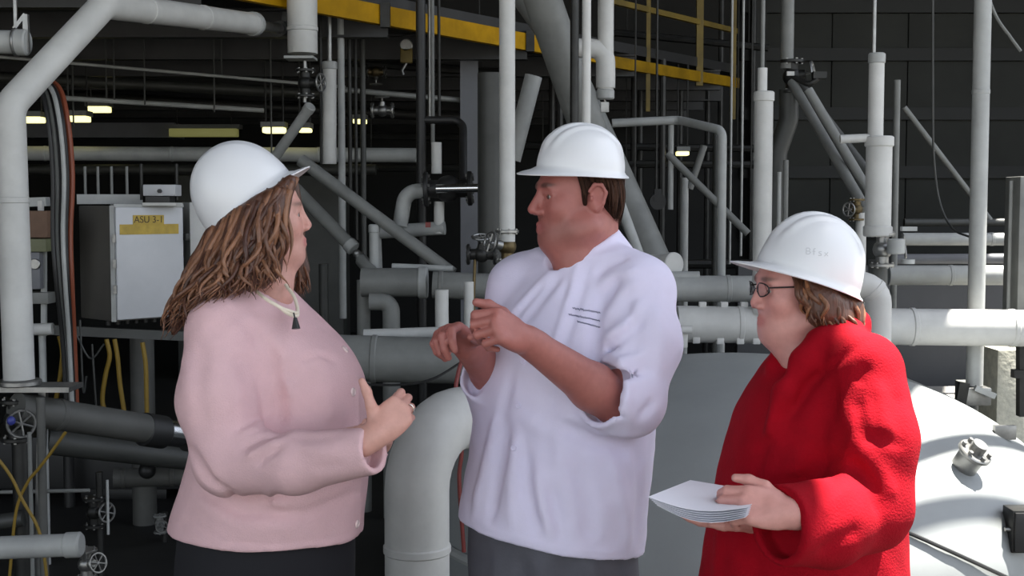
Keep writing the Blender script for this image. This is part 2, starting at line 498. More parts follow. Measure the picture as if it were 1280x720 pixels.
def _nets(G, lo, h, smooth):
    S = G < 0; nx, ny, nz = (n - 1 for n in G.shape)
    corners = [(i, j, k) for i in (0, 1) for j in (0, 1) for k in (0, 1)]
    cnt = sum(S[i:i + nx, j:j + ny, k:k + nz].astype(np.int8) for i, j, k in corners)
    ac = np.argwhere((cnt > 0) & (cnt < 8))
    vals = {c: G[ac[:, 0] + c[0], ac[:, 1] + c[1], ac[:, 2] + c[2]] for c in corners}
    acc = np.zeros((len(ac), 3)); num = np.zeros(len(ac))
    for c in corners:
        for ax in range(3):
            if c[ax]: continue
            e = list(c); e[ax] = 1; e = tuple(e)
            a, b = vals[c], vals[e]; x = (a < 0) != (b < 0)
            t = np.where(x, a / np.where(x, a - b, 1), 0)
            q = np.tile(np.array(c, float), (len(ac), 1)); q[:, ax] += t
            acc[x] += q[x]; num[x] += 1
    V = lo + (ac + acc / num[:, None]) * h
    I = np.full((nx, ny, nz), -1, np.int64); I[ac[:, 0], ac[:, 1], ac[:, 2]] = np.arange(len(ac))
    Q = []
    for ax in range(3):
        sl = [slice(1, n) for n in (nx, ny, nz)]; sl[ax] = slice(0, (nx, ny, nz)[ax])
        sl2 = list(sl); sl2[ax] = slice(1, (nx, ny, nz)[ax] + 1)
        A, Bq = S[tuple(sl)], S[tuple(sl2)]
        for flip in (False, True):
            e = np.argwhere((A & ~Bq) if not flip else (~A & Bq))
            if not len(e): continue
            g = e.copy()
            for o in range(3):
                if o != ax: g[:, o] += 1
            u, v = [(1, 2), (2, 0), (0, 1)][ax]
            def cell(du, dv):
                w = g.copy(); w[:, u] -= du; w[:, v] -= dv; return I[w[:, 0], w[:, 1], w[:, 2]]
            q = np.stack([cell(1, 1), cell(0, 1), cell(0, 0), cell(1, 0)], 1)
            if flip: q = q[:, ::-1]
            Q.append(q[(q >= 0).all(1)])
    Q = np.concatenate(Q)
    for _ in range(smooth):
        s = np.zeros_like(V); n = np.zeros(len(V))
        for a, b in ((0, 1), (1, 2), (2, 3), (3, 0)):
            np.add.at(s, Q[:, a], V[Q[:, b]]); np.add.at(s, Q[:, b], V[Q[:, a]])
            np.add.at(n, Q[:, a], 1); np.add.at(n, Q[:, b], 1)
        ok = n > 0; V[ok] = V[ok] * 0.5 + s[ok] / n[ok, None] * 0.5
    return V, Q
def merge_np(*vf):
    V = np.concatenate([v for v, q in vf]); n = 0; Q = []
    for v, q in vf: Q.append(q + n); n += len(v)
    return V, np.concatenate(Q)
def build_np(name, vf, m, parent=None, origin=None, colors=None):
    V, Q = vf; o = build(name, (V, Q), m, parent, origin, True, 180)
    if colors is not None:
        at = o.data.attributes.new('Col', 'FLOAT_COLOR', 'POINT')
        c = np.concatenate([colors, np.ones((len(V), 1))], 1).astype(np.float32)
        at.data.foreach_set('color', c.ravel())
    return o

# ---- anatomy
def frame(f, pitch=0.0, roll=0.0):
    """columns: person's left, forward, up for a facing direction f (x, y); pitch > 0 looks up"""
    f = Vector((f[0], f[1], 0)).normalized(); up = Vector((0, 0, 1)); l = up.cross(f)
    R = Matrix((l, f, up)).transposed()
    return R @ Matrix.Rotation(pitch, 3, 'X') @ Matrix.Rotation(roll, 3, 'Y')
def head_solid(S, o, R, s, female=False, jaw=1.0):
    o = Vector(o)
    def L(x, y, z): return np.array(o + R @ (Vector((x, y, z)) * s))
    Rn = np.array(R)
    e = lambda c, r, k=.012, m='u': S.ell(L(*c), np.array(r) * s, Rn, k * s, m)
    c = lambda a, b, ra, rb, k=.008, m='u': S.cone(L(*a), L(*b), ra * s, rb * s, k * s, m)
    e((0, -.012, .035), (.076, .098, .086))
    e((0, .030, -.028), (.064, .066, .092), .03)
    e((0, .042, -.083), (.052 * jaw, .045, .036), .03)
    c((0, .074, -.106), (0, .070, -.103), .020, .022, .022)
    for q in (1, -1):
        e((q * .040, .060, -.030), (.026, .026, .028), .025)
        c((q * .055 * jaw, .000, -.072), (q * .026, .062, -.100), .018, .018, .03)
    c((-.036, .082, .020), (.036, .082, .020), .011, .011, .018)
    for q in (1, -1): e((q * .033, .100, -.001), (.019, .016, .0125), .014, 's')
    c((0, .090, .012), (0, .1085 if female else .1135, -.030), .0080, .0098 if female else .0118, .010)
    for q in (1, -1):
        e((q * .0125, .101, -.037), (.0085, .012, .008), .006)
        e((q * .008, .107, -.0465), (.004, .006, .004), .004, 's')
        # lids over the eyes
        c((q * .019, .0875, .0045), (q * .047, .079, .003), .0062, .0056, .004)
        c((q * .020, .0865, -.0105), (q * .045, .079, -.0095), .0052, .0050, .004)
    lp = -.0035 if female else 0
    for q in (1, -1):
        c((0, .0985 + lp, -.0655), (q * .022, .088, -.0690), .0062, .0042, .006)
        c((0, .0970 + lp, -.0770), (q * .021, .088, -.0740), .0074, .0048, .006)
        c((0, .1085 + lp, -.0708), (q * .028, .094, -.0714), .0032, .0026, .003, 's')
        if not female: e((q * .052 * jaw, .012, -.080), (.022, .040, .030), .03)
    e((0, .070, -.088), (.022, .012, .006), .01, 's')
    for q in (1, -1):
        e((q * .079, -.014, -.008), (.009, .019, .032), .006)
        e((q * .072, -.006, -.022), (.010, .012, .018), .01)
        e((q * .0900, -.011, -.004), (.0075, .0115, .021), .004, 's'); e((q * .0865, .003, -.010), (.004, .004, .006), .004)
        rim = [(.082, .006, .006), (.0885, -.004, .021), (.0915, -.020, .020), (.0905, -.031, .002), (.087, -.024, -.022), (.083, -.008, -.036)]
        for p0, p1 in zip(rim[:-1], rim[1:]): c((q * p0[0], p0[1], p0[2]), (q * p1[0], p1[1], p1[2]), .0042, .0042, .003)
    return L
def head_colors(V, o, R, s, base, lip, brow, cheek=(1.0, .8, .8)):
    q = (V - np.array(o)) @ np.array(R) / s
    C = np.tile(np.array(base, float), (len(V), 1))
    def blend(wt, col): C[:] = C * (1 - wt[:, None]) + np.array(col) * wt[:, None]
    g = lambda x, y, z, r: np.exp(-(((q[:, 0] - x) / r[0])**2 + ((q[:, 1] - y) / r[1])**2 + ((q[:, 2] - z) / r[2])**2))
    for t in (1, -1): blend(0.6 * g(t * .042, .075, -.035, (.022, .03, .02)), np.array(base) * np.array(cheek))
    blend(0.6 * g(0, .112, -.033, (.015, .02, .014)), np.array(base) * np.array(cheek))
    blend(np.clip(1.8 * g(0, .098, -.071, (.022, .012, .0105)), 0, .85), lip)
    for t in (1, -1):
        blend(np.clip(1.6 * g(t * .033, .09, .0235, (.019, .02, .0048)), 0, .8), brow)
        blend(0.5 * g(t * .08, -.012, -.01, (.02, .012, .02)), np.array(base) * np.array((1, .75, .72)))
    return C
def eyes(parent, L, R, s, gaze=(0, 1, 0)):
    for q in (1, -1):
        c = L(q * .033, .0755, -.002); r = .0125 * s
        w = build('eye', ball(c, r, 16, 12), M_EYEW, parent)
        d = (R @ Vector((gaze[0] , gaze[1], gaze[2]))).normalized()
        build('iris', disc(Vector(c) + d * r * .93, d, r * .52, r * .14, 18), M_IRIS, w)
def hand(S, W, d, n, hs, curl, thumb, scale=1.0, spread=0.06):
    """W wrist, d towards the knuckles, n out of the back of the hand, hs = +1 when the thumb lies on n x d's side.
    curl: four (mcp, pip, dip) in degrees; thumb: three directions in (d, side, n)"""
    W, d = Vector(W), Vector(d).normalized(); n = Vector(n); n = (n - d * n.dot(d)).normalized(); sd = n.cross(d) * hs
    R = Matrix((sd, d, n)).transposed(); k = scale
    def L(x, y, z): return W + (sd * x + d * y + n * z) * k
    A = lambda v: np.array(v)
    S.ell(A(L(.002, .052, 0)), np.array((.041, .056, .0165)) * k, np.array(R), .012)
    S.cone(A(L(.026, .03, -.004)), A(L(.030, .088, .001)), .0135 * k, .0115 * k, .012)
    S.cone(A(L(-.022, .025, -.002)), A(L(-.027, .080, 0)), .0135 * k, .0110 * k, .012)
    S.cone(A(W - d * .03), A(L(0, .03, 0)), .026 * k, .024 * k, .02)
    lens = ((.043, .026, .021), (.048, .030, .022), (.044, .028, .021), (.034, .021, .019))
    xs = (.030, .0105, -.0095, -.0275); ys = (.091, .096, .092, .083); rad = (.0098, .0100, .0095, .0084)
    joints = []
    for f in range(4):
        p = L(xs[f], ys[f], 0); a = 0; pr = p
        pts, rs = [A(p)], [rad[f] * 1.08 * k]
        fan = sd * ((1.5 - f) * spread)
        for j in range(3):
            a += math.radians(curl[f][j])
            dirv = (d * math.cos(a) - n * math.sin(a) + fan * max(0, math.cos(a))).normalized()
            pr = pr + dirv * lens[f][j] * k; pts.append(A(pr)); rs.append(rad[f] * (1.0, .9, .78)[j] * k)
        S.chain(pts, rs, .0035); joints.append(pts)
    p = L(.024, .022, -.006); pts, rs = [A(p)], [.0155 * k]
    for j, (ln, r) in enumerate(((.040, .0125), (.034, .0112), (.027, .0088))):
        v = thumb[j]; dv = (d * v[0] + sd * v[1] + n * v[2]).normalized(); p = p + dv * ln * k
        pts.append(A(p)); rs.append(r * k)
    S.chain(pts, rs, .006)
    return joints

def hat_vf(o, R, L=.285, Wd=.225, H=.145, peak=.040, ridge=1.0):
    """hard hat shell: ribbed dome, rain lip all round, peak in front; o = middle of the rim"""
    n, seg = 26, 72; a0, b0 = (L - peak) / 2 - .010, Wd / 2 - .009
    o = Vector(o); V, F = [], []
    sm = lambda x, e0, e1: (lambda t: t * t * (3 - 2 * t))(min(1, max(0, (x - e0) / (e1 - e0))))
    for i in range(n + 1):
        u = (i + .25) / (n + .25); ph = u * math.pi / 2
        rr = math.sin(ph) ** .92; zz = H * (math.cos(ph) ** .95 if i < n else 0)
        for k in range(seg):
            t = 2 * math.pi * k / seg; x, y = b0 * rr * math.cos(t), a0 * rr * math.sin(t)
            up = sm(zz / H, .30, .62)
            bumpv = .0055 * (1 - sm(abs(x), .012, .017)) + .0045 * (sm(abs(x), .030, .034) - sm(abs(x), .046, .051))
            nr = Vector((x / b0**2, y / a0**2, zz / H**2 + 1e-4)).normalized() * bumpv * up * ridge
            V.append(o + R @ (Vector((x, y - peak * .35, zz)) + nr))
    # flare into the lip
    for (out, dz, pk) in ((.004, -.006, .25), (.010, -.010, .7), (.0115, -.0135, 1.0)):
        for k in range(seg):
            t = 2 * math.pi * k / seg; c, s_ = math.cos(t), math.sin(t)
            pf = max(0, s_) ** 1.6 * peak * pk
            dr = -.007 * pk * max(0, s_) ** 2
            V.append(o + R @ Vector(((b0 + out) * c, (a0 + out) * s_ + pf - peak * .35, dz + dr)))
    m = n + 3
    for i in range(m):
        for k in range(seg):
            A, B = i * seg + k, i * seg + (k + 1) % seg; F.append((A, A + seg, B + seg, B))
    V.append(o + R @ Vector((0, -peak * .35, H + .0055 * ridge))); top = len(V) - 1
    for k in range(seg): F.append((top, k, (k + 1) % seg))
    bm = bmesh.new(); bv = [bm.verts.new(v) for v in V]
    for f in F: bm.faces.new([bv[i] for i in f])
    bmesh.ops.recalc_face_normals(bm, faces=list(bm.faces))
    bmesh.ops.solidify(bm, geom=list(bm.faces), thickness=.0028)
    bm.verts.index_update()
    out = (np.array([tuple(v.co) for v in bm.verts]), [tuple(v.index for v in f.verts) for f in bm.faces]); bm.free()
    return out
def hard_hat(o, R, label, **kw):
    h = build('hard_hat', hat_vf(o, R, **kw), M_HAT, None, tuple(o), True, 60)
    tag(h, label, 'hard hat', 'white hard hats')
    L = kw.get('L', .285); pk = kw.get('peak', .04); Wd = kw.get('Wd', .225)
    ring = []
    for k in range(48):
        t = 2 * math.pi * k / 48
        ring.append((math.cos(t) * (Wd / 2 - .02), math.sin(t) * ((L - pk) / 2 - .022) - pk * .35))
    V, F = [], []
    for (x, y) in ring:
        for (q, z) in ((1, -.006), (1, .022), (.975, .022), (.975, -.006)): V.append(tuple(Vector(o) + R @ Vector((x * q, y * q, z))))
    for k in range(48):
        for j in range(4): F.append((k * 4 + j, ((k + 1) % 48) * 4 + j, ((k + 1) % 48) * 4 + (j + 1) % 4, k * 4 + (j + 1) % 4))
    build('headband', (np.array(V), F), M_HATBAND, h)
    return h
def hair_object(parent, m, solid_vf, base, *lk):
    V, F = join((solid_vf[0], solid_vf[1].tolist()), *[a for a, c in lk])
    C = np.concatenate([np.tile(np.array(base, float), (len(solid_vf[0]), 1))] + [c for a, c in lk])
    return build_np('hair', (V, F), m, parent, None, C)
def bvh_of(o):
    me = o.data; org = Vector(origin_of(o))
    return BVHTree.FromPolygons([v.co + org for v in me.vertices], [tuple(p.vertices) for p in me.polygons])
def locks(guides, num, r0, r1, wave, freq, jit, seed, seg=6, n=9, bridge=1.0, tones=((.2, .1, .05), (.1, .05, .03))):
    """locks of hair between neighbouring guide curves"""
    rg = random.Random(seed); parts = []; cols = []
    for _ in range(num):
        g = rg.random() * (len(guides) - 1); i = int(g); t = g - i
        A, B = guides[i], guides[i + 1]
        if (Vector(A[0]) - Vector(B[0])).length > bridge: continue
        j = Vector((rg.gauss(0, jit), rg.gauss(0, jit), rg.gauss(0, jit * .5)))
        pts = [Vector(a).lerp(Vector(b), t) + j * (.4 + .6 * q / (len(A) - 1)) for q, (a, b) in enumerate(zip(A, B))]
        path = catmull(pts, 6); ph = rg.uniform(0, 6.28); ph2 = rg.uniform(0, 6.28); m = len(path)
        am = wave * rg.uniform(.4, 1.3); fr = freq * rg.uniform(.8, 1.25); rad = []
        for q in range(m):
            u = q / (m - 1); e = am * min(1, u * 2)
            path[q] = path[q] + Vector((math.sin(fr * u + ph) * e, math.cos(fr * u + ph2) * e, 0))
            rad.append((r0 + (r1 - r0) * u) * (1 if u < .75 else max(.15, (1 - u) / .25)))
        parts.append(sweep(path, rad, seg)); u = rg.random() ** 1.3
        cols.append(np.tile(np.array(tones[0]) * u + np.array(tones[1]) * (1 - u), (len(parts[-1][0]), 1)))
    return join(*parts), np.concatenate(cols)

# ================================================================ the building shell
ROOF_Z = 6.0
def st(name, vf, m, **kw): return tag(build(name, vf, m, **kw), kind='structure')
floor = st('floor', box((2.5, 6.6, -.1), (20, 21, .2)), M_FLOOR, smooth=False)
st('apron', box((2.5, -24, -.12), (80, 40, .2)), M_APRON, smooth=False)  # unseen pale ground, added to bounce light into the hall
st('apron_side', box((28.5, 20, -.12), (32, 40, .2)), M_APRON, smooth=False)
ROOF = [(-7.2, -4.0), (2.17, -4.0), (2.17, 2.9), (3.2, 5.3), (4.55, 8.4), (5.2, 10.2), (12.2, 10.2), (12.2, 17.2), (-7.2, 17.2)]  # unseen roof outline; right edge shaped for where sunlight and shade fall
ceil = st('ceiling', prism(ROOF, ROOF_Z, ROOF_Z + .25), M_ROOF, smooth=False)
wb = st('wall_back', box((2.5, 17.1, 3.0), (19.4, .2, 6.0)), M_WALL2, smooth=False)
st('wall_left', box((-7.25, 9.2, 3.0), (.2, 15.8, 6.0)), M_WALL2, smooth=False)
st('wall_right', box((12.2, 13.7, 3.0), (.2, 7.0, 6.0)), M_WALL2, smooth=False)  # unseen wall, added to keep the hall interior dark
# profiled sheets and girts on the inside of the back wall, right-hand bay
girt_z = [P(1100, y, 16.9).z for y in (8, 68, 142, 215, 290)]
for k in range(9):
    x0 = 3.2 + k * 1.0
    build('wall_panel', box((x0 + .5, 16.985, 3.0), (.985, .03, 5.9), bev=.006), M_WALL, wb)
for z in girt_z:
    build('girt', bar((3.0, 16.93, z), (12.1, 16.93, z), .08, .16), M_GIRT, wb)
for x in (3.2, 7.6, 11.9): build('wall_post', ibeam((x, 16.86, .0), (x, 16.86, 6.0), .2, .2, up=(0, 1, 0)), M_GIRT, wb)
for (x, y) in ((5.2, 10.4), (11.9, 10.4), (11.9, 16.8), (2.0, -3.85), (2.0, .9), (-7.0, -3.85)):
    st('trim_1', ibeam((x, y, 0), (x, y, 6.0), .22, .22, up=(0, 1, 0)), M_COL, smooth=False)

# mezzanine deck over the back of the hall
E0, E1 = Vector((-2.35, 6.1, 0)), Vector((5.7, 16.9, 0))
ev = (E1 - E0).normalized(); en = Vector((-ev.y, ev.x, 0))
ZM = 2.835
dd = ray(921, 100); TE = float(np.linalg.solve(np.array([[dd.x, -ev.x], [dd.y, -ev.y]]), np.array([E0.x, E0.y]))[1])
E2 = E0 + ev * TE
mez = st('trim_2', prism([(E0.x, E0.y), (E2.x, E2.y), (E2.x, 16.9), (-7.1, 16.9), (-7.1, 6.1)], ZM + .07, ZM + .15), M_BLACK, smooth=False)
for k in range(9):
    y = 7.0 + k * 1.2; xe = min(E2.x, E0.x + (E1.x - E0.x) * (y - E0.y) / (E1.y - E0.y))
    build('joist', ibeam((-7.1, y, ZM - .02), (xe, y, ZM - .02), .10, .18), M_BLACK, mez, smooth=False)
def yellow_edge():
    a = E0 + ev * .9
    r = tag(empty('yellow_edge_beam', (a.x, a.y, ZM - .08)), 'yellow painted beam along the upper deck edge, with railing', 'beam')
    build('beam', bar(E0 + ev * .9 + Vector((0, 0, ZM + .035)), E0 + ev * 5.1 + Vector((0, 0, ZM + .010)), .05, .120), M_YEL, r, smooth=False)
    build('beam', bar(E0 + ev * 5.12 + Vector((0, 0, ZM - .02)), E0 + ev * TE + Vector((0, 0, ZM - .02)), .05, .09), M_MYEL, r, smooth=False)
    for t in (.92, 2.55, 4.1, 5.1): build('bracket', box(E0 + ev * t + en * -.04 + Vector((0, 0, ZM + .02)), (.06, .06, .15)), M_IRON, r, smooth=False)
    build('rail', bar(E0 + ev * 5.2 + Vector((0, 0, ZM + .46)), E0 + ev * TE + Vector((0, 0, ZM + .46)), .04, .045), M_DYEL, r, smooth=False)
    build('rail', bar(E0 + ev * 5.2 + Vector((0, 0, ZM + 1.0)), E0 + ev * TE + Vector((0, 0, ZM + 1.0)), .04, .045), M_DYEL, r, smooth=False)
    for px in (810, 874, 916):
        d = ray(px, 100); # meet of the sight line with the edge, in plan
        A = np.array([[d.x, -ev.x], [d.y, -ev.y]]); s_, t_ = np.linalg.solve(A, np.array([E0.x, E0.y]))
        q = E0 + ev * t_
        lowz = {810: -.38, 916: -.36, 874: -.1}[px]; wd = {810: .035, 874: .06, 916: .05}[px]
        build('rail_post', bar(q + Vector((0, 0, ZM + lowz)), q + Vector((0, 0, ZM + 1.05)), wd, wd, up=(0, 1, 0)), M_DYEL, r, smooth=False)
yellow_edge()
# ---------------------------------------------------------------- the tank between them and the right edge
TC = Vector((P(925, 500, 5.8).x, 5.8, .26)); TR, TH = 1.42, .715
def tank_hit(px, py):
    d = ray(px, py); o = EYE - TC
    D = Vector((d.x / TR, d.y / TR, d.z / TH)); O = Vector((o.x / TR, o.y / TR, o.z / TH))
    a, b, c = D.dot(D), 2 * D.dot(O), O.dot(O) - 1
    q = b * b - 4 * a * c
    if q < 0: q = 0
    p = EYE + d * ((-b - math.sqrt(q)) / (2 * a)); n = p - TC
    return p, Vector((n.x / TR**2, n.y / TR**2, n.z / TH**2)).normalized()
prof = [(0.001, TH)] + [(TR * math.sin(t), TH * math.cos(t)) for t in np.linspace(.05, math.pi / 2, 40)] + [(TR, -.25)]
prof = prof[::-1]
tank = tag(build('domed_tank', lathe(TC, prof, 96), M_TANK, origin=(TC.x, TC.y, .01), angle=60), 'large grey domed tank top behind the man and the woman in red', 'tank')
build('rim_ring', torus(TC + Vector((0, 0, -.02)), (0, 0, 1), TR + .01, .022, 96, 8), M_PALE, tank)
p, n = tank_hit(1205, 583)
nz = build('nozzle', join(disc(p + n * .035, n, .05, .09, 24), disc(p + n * .075, n, .066, .018, 24, .004), disc(p + n * .10, n, .030, .04, 18)), M_STEEL, tank)
for k in range(6):
    u = n.orthogonal().normalized(); q = Matrix.Rotation(k * math.pi / 3, 3, n) @ u
    build('bolt', disc(p + n * .088 + q * .052, n, .009, .022, 6), M_STEEL, nz)
for (px, py) in ((1252, 545), (1108, 505)):
    p, n = tank_hit(px, py); build('lifting_lug', box(p + n * .02, (.09, .03, .06), bev=.004), M_STEEL, tank)
pts = [tank_hit(px, py)[0] + tank_hit(px, py)[1] * .012 for px, py in ((1085, 648), (1135, 668), (1190, 692), (1250, 719), (1300, 742))]
tag(build('thin_cable', cable(pts, .0075, 8), M_BLACK), 'thin dark cable lying across the sunlit tank beside the red coat', 'cable')
p, n = tank_hit(1275, 684)
jb = tag(empty('junction_box', p), 'small dark box standing on the tank at the right edge', 'box')
build('body', box(p + Vector((.01, 0, .07)), (.12, .10, .16), bev=.006), M_IRON, jb)
build('lid', box(p + Vector((.01, -.056, .07)), (.105, .012, .145), bev=.003), M_BLACK, jb)
build('latch', disc(p + Vector((-.06, -.03, .075)), (1, 0, 0), .008, .02, 10), M_STEEL, jb)

# ================================================================ pipes, valves and fittings
def ring_at(p, ax, r, t, m, par, name='clamp_band'): return build(name, disc(p, ax, r, t, 24, min(t * .3, .006)), m, par)
def pipe(label, pts, w, m=M_WHITE, name='insulated_pipe', cat='pipe', group=None, bands=(), caps=(), seg=20, bend=None, flange=(), bandm=None):
    """pts world points; w diameter; bands/caps/flange = fractions along the whole path where rings sit"""
    r = w / 2; path = fillet(pts, bend if bend is not None else r * 3.2)
    o = build(name, sweep(path, r, seg), m, origin=tuple(min(pts, key=lambda q: q[2])))
    tag(o, label, cat, group)
    L = [0]
    for a, b in zip(path[:-1], path[1:]): L.append(L[-1] + (b - a).length)
    def at(f):
        s = f * L[-1]
        for i in range(len(path) - 1):
            if L[i + 1] >= s - 1e-9:
                d = path[i + 1] - path[i]; return path[i] + d * ((s - L[i]) / max(d.length, 1e-9)), d.normalized()
    for f in bands: q, d = at(f); ring_at(q, d, r * 1.05, .03, bandm or m, o)
    for f in flange: q, d = at(f); ring_at(q, d, r * 1.65, .025, M_STEEL, o, 'flange')
    for f in caps: q, d = at(f); ring_at(q, d, r * 1.12, .05, bandm or M_PALE, o, 'end_cap')
    return o
def top_of(x, y):
    """what hangs there: the deck over its own area, the roof elsewhere"""
    inside = y > 6.1 and x < E2.x and (x - E0.x) * ev.y - (y - E0.y) * ev.x < 0
    return ZM + .08 if inside else ROOF_Z
def vert(px, py0, py1, Y, pymid=None):
    """true vertical through the pixel column px at depth Y, from row py0 down to row py1; 'c' = ceiling or deck, 'f' = floor"""
    x = P(px, pymid or 300, Y).x
    z0 = top_of(x, Y) if py0 in ('c', 'm') else P(px, py0, Y).z; z1 = 0 if py1 == 'f' else P(px, py1, Y).z
    return [Vector((x, Y, z0)), Vector((x, Y, z1))]
def pw(w, Y): return w / FPX * Y
def valve(label, c, axis, r, wheel=None, m=M_IRON, body=None, group=None):
    """flanged valve: body, two flanges with bolts, bonnet and handwheel"""
    c, a = Vector(c), Vector(axis).normalized()
    v = tag(empty('flanged_valve', c), label, 'valve', group)
    build('valve_body', join(ball(c, r * .9, 16, 10), sweep([c - a * r * 1.5, c + a * r * 1.5], r * .6, 16)), body or m, v)
    for s in (-1, 1):
        f = build('flange', disc(c + a * s * r * 1.45, a, r * 1.15, r * .3, 24, r * .05), m, v)
        for k in range(6):
            q = Matrix.Rotation(k * math.pi / 3, 3, a) @ a.orthogonal().normalized()
            build('bolt', disc(c + a * s * r * 1.45 + q * r * .9, a, r * .12, r * .55, 6), M_STEEL, f)
    if wheel is not None:
        w = Vector(wheel).normalized()
        build('bonnet', sweep([c, c + w * r * 1.3], [r * .65, r * .4], 14), m, v)
        build('stem', sweep([c + w * r, c + w * r * 2.1], r * .14, 8), M_STEEL, v)
        hc = c + w * r * 2.0; u = w.orthogonal().normalized()
        sp = [sweep([hc - (Matrix.Rotation(k * math.pi / 3, 3, w) @ u) * r, hc + (Matrix.Rotation(k * math.pi / 3, 3, w) @ u) * r], r * .08, 6) for k in range(3)]
        build('handwheel', join(torus(hc, w, r, r * .12, 24, 6), *sp), M_STEEL, v)
    return v

# ---- big bent pipe on the left
A = [P(24, 474, 5.0), P(12, 132, 5.0), P(130, 6, 5.5), P(318, 30, 7.2)]
big = pipe('tall white insulated pipe at the left edge, bending up and over to the right', A, pw(38, 5.0), bands=(.20, .62, .80), caps=(.995,), bend=.10)
build('bare_end', sweep([P(316, 30, 7.2), P(364, 38, 7.75)], .030, 16), M_STEEL, big)
build('end_clamp', join(disc(P(352, 36, 7.6), P(364, 38, 7.75) - P(316, 30, 7.2), .046, .06, 16), box(P(356, 36, 7.65) + Vector((0, 0, .06)), (.03, .03, .08))), M_IRON, big)
build('base_flange', disc(P(24, 478, 5.0), (0, 0, 1), .085, .022, 28, .004), M_STEEL, big)
valve('dark flanged valve under the tall white pipe at the left edge', P(20, 525, 5.0), (0, 0, 1), .052, (.5, -.8, 0))
pipe('dark pipe stub rising from the floor to the left-edge valve', vert(20, 550, 'f', 5.0), .07, M_IRON, 'steel_pipe')
tag(build('pipe_bracket', join(box(P(22, 484, 5.02) + Vector((.05, 0, 0)), (.36, .16, .02)), bar(P(54, 490, 5.05), P(48, 720, 5.05), .03, .03)), M_STEEL, smooth=False), 'steel bracket plate carrying the tall white pipe', 'bracket')
tag(build('blue_knob', ball(P(14, 526, 4.86), (.016, .016, .018)), M_PURPLE), 'small blue plastic knob on the left-edge valve', 'knob')
# ---- upper left
b1 = P(-30, 52, 5.2), P(28, 53, 5.2)
o = pipe('short white pipe end at the upper left edge, held in a steel clamp', list(b1), pw(29, 5.2), M_PALE, caps=(.99,))
build('hanger_clamp', join(torus(P(20, 53, 5.2), (1, 0, 0), .052, .007), bar(P(20, 40, 5.2), Vector((P(20, 40, 5.2).x, 5.2, ROOF_Z)), .012, .012, up=(0, 1, 0)), bar(P(32, 18, 5.2), P(34, 66, 5.2), .02, .02, up=(0, 1, 0)), bar(P(18, 36, 5.2), P(32, 18, 5.2), .015, .015)), M_STEEL, o)
xl, xr = -7.1, None
def hpipe(label, x0, y0, x1, y1, Y0, Y1, w, m, **kw): return pipe(label, [P(x0, y0, Y0), P(x1, y1, Y1)], w, m, kw.pop('name', 'steel_pipe'), **kw)
hpipe('thin beige pipe running under the deck from the upper left', -300, 45, 432, 109, 8.6, 9.2, .022, M_PALE, group=None)
hpipe('thin pale pipe on hangers above the left lamps', 70, 122, 330, 138, 9.2, 9.6, .036, M_PALE)
hpipe('thin pale pipe continuing behind the white column', 428, 112, 640, 131, 9.2, 9.8, .040, M_GREY)
hpipe('dark pipe crossing the upper left corner', -10, 40, 190, -8, 8.2, 8.8, .05, M_DGREY)
hpipe('long grey-white insulated pipe running level behind the women', -700, 188, 520, 194, 10, 10, pw(18, 10), M_PALE, name='insulated_pipe', bands=(.62, .75, .9))
hpipe('dull dark pipe running just beneath the long grey-white pipe', -600, 212, 470, 212, 11, 11, pw(13, 11), M_DGREY)
hpipe('dark pipe close under the deck at the left', -300, 82, 420, 118, 10.4, 10.4, .09, M_DGREY)
hpipe('black pipe crossing below the deck joists', -300, 100, 640, 150, 12.0, 12.0, .10, M_BLACK)
for px, y1, lb in ((85, 123, 'thin hanger rod at the left end of the pale hung pipe'), (133, 126, 'thin hanger rod second from left on the pale hung pipe'), (143, 128, 'thin hanger rod third from left on the pale hung pipe'), (181, 131, 'thin hanger rod in the middle of the pale hung pipe'), (268, 140, 'thin hanger rod near the right end of the pale hung pipe'), (277, 96, 'short hanger rod below the big bent pipe\'s level run'), (92, 158, 'thin hanger rod right of the orange-brown hose'), (340, 240, 'long hanger rod dropping behind the pink woman\'s hat')):
    q = vert(px, 'm', y1, 9.3, y1)
    tag(build('hanger_rod', sweep(q, .007, 6), M_DGREY), lb, 'rod')
# duct and lit back panels far left
tag(build('deep_duct', box((P(120, 160, 13.5).x, 13.5, P(120, 164, 13.5).z), (1.75, .4, .15)), M_COL, smooth=False), 'dull grey duct far back beneath the deck at the left', 'duct')
tag(build('machine_housing', box((P(330, 235, 12.5).x, 12.5, P(330, 220, 12.5).z / 2), (1.6, .5, P(330, 220, 12.5).z), bev=.02), M_DGREY), 'dark machine housing far behind the auburn-haired woman', 'machine')
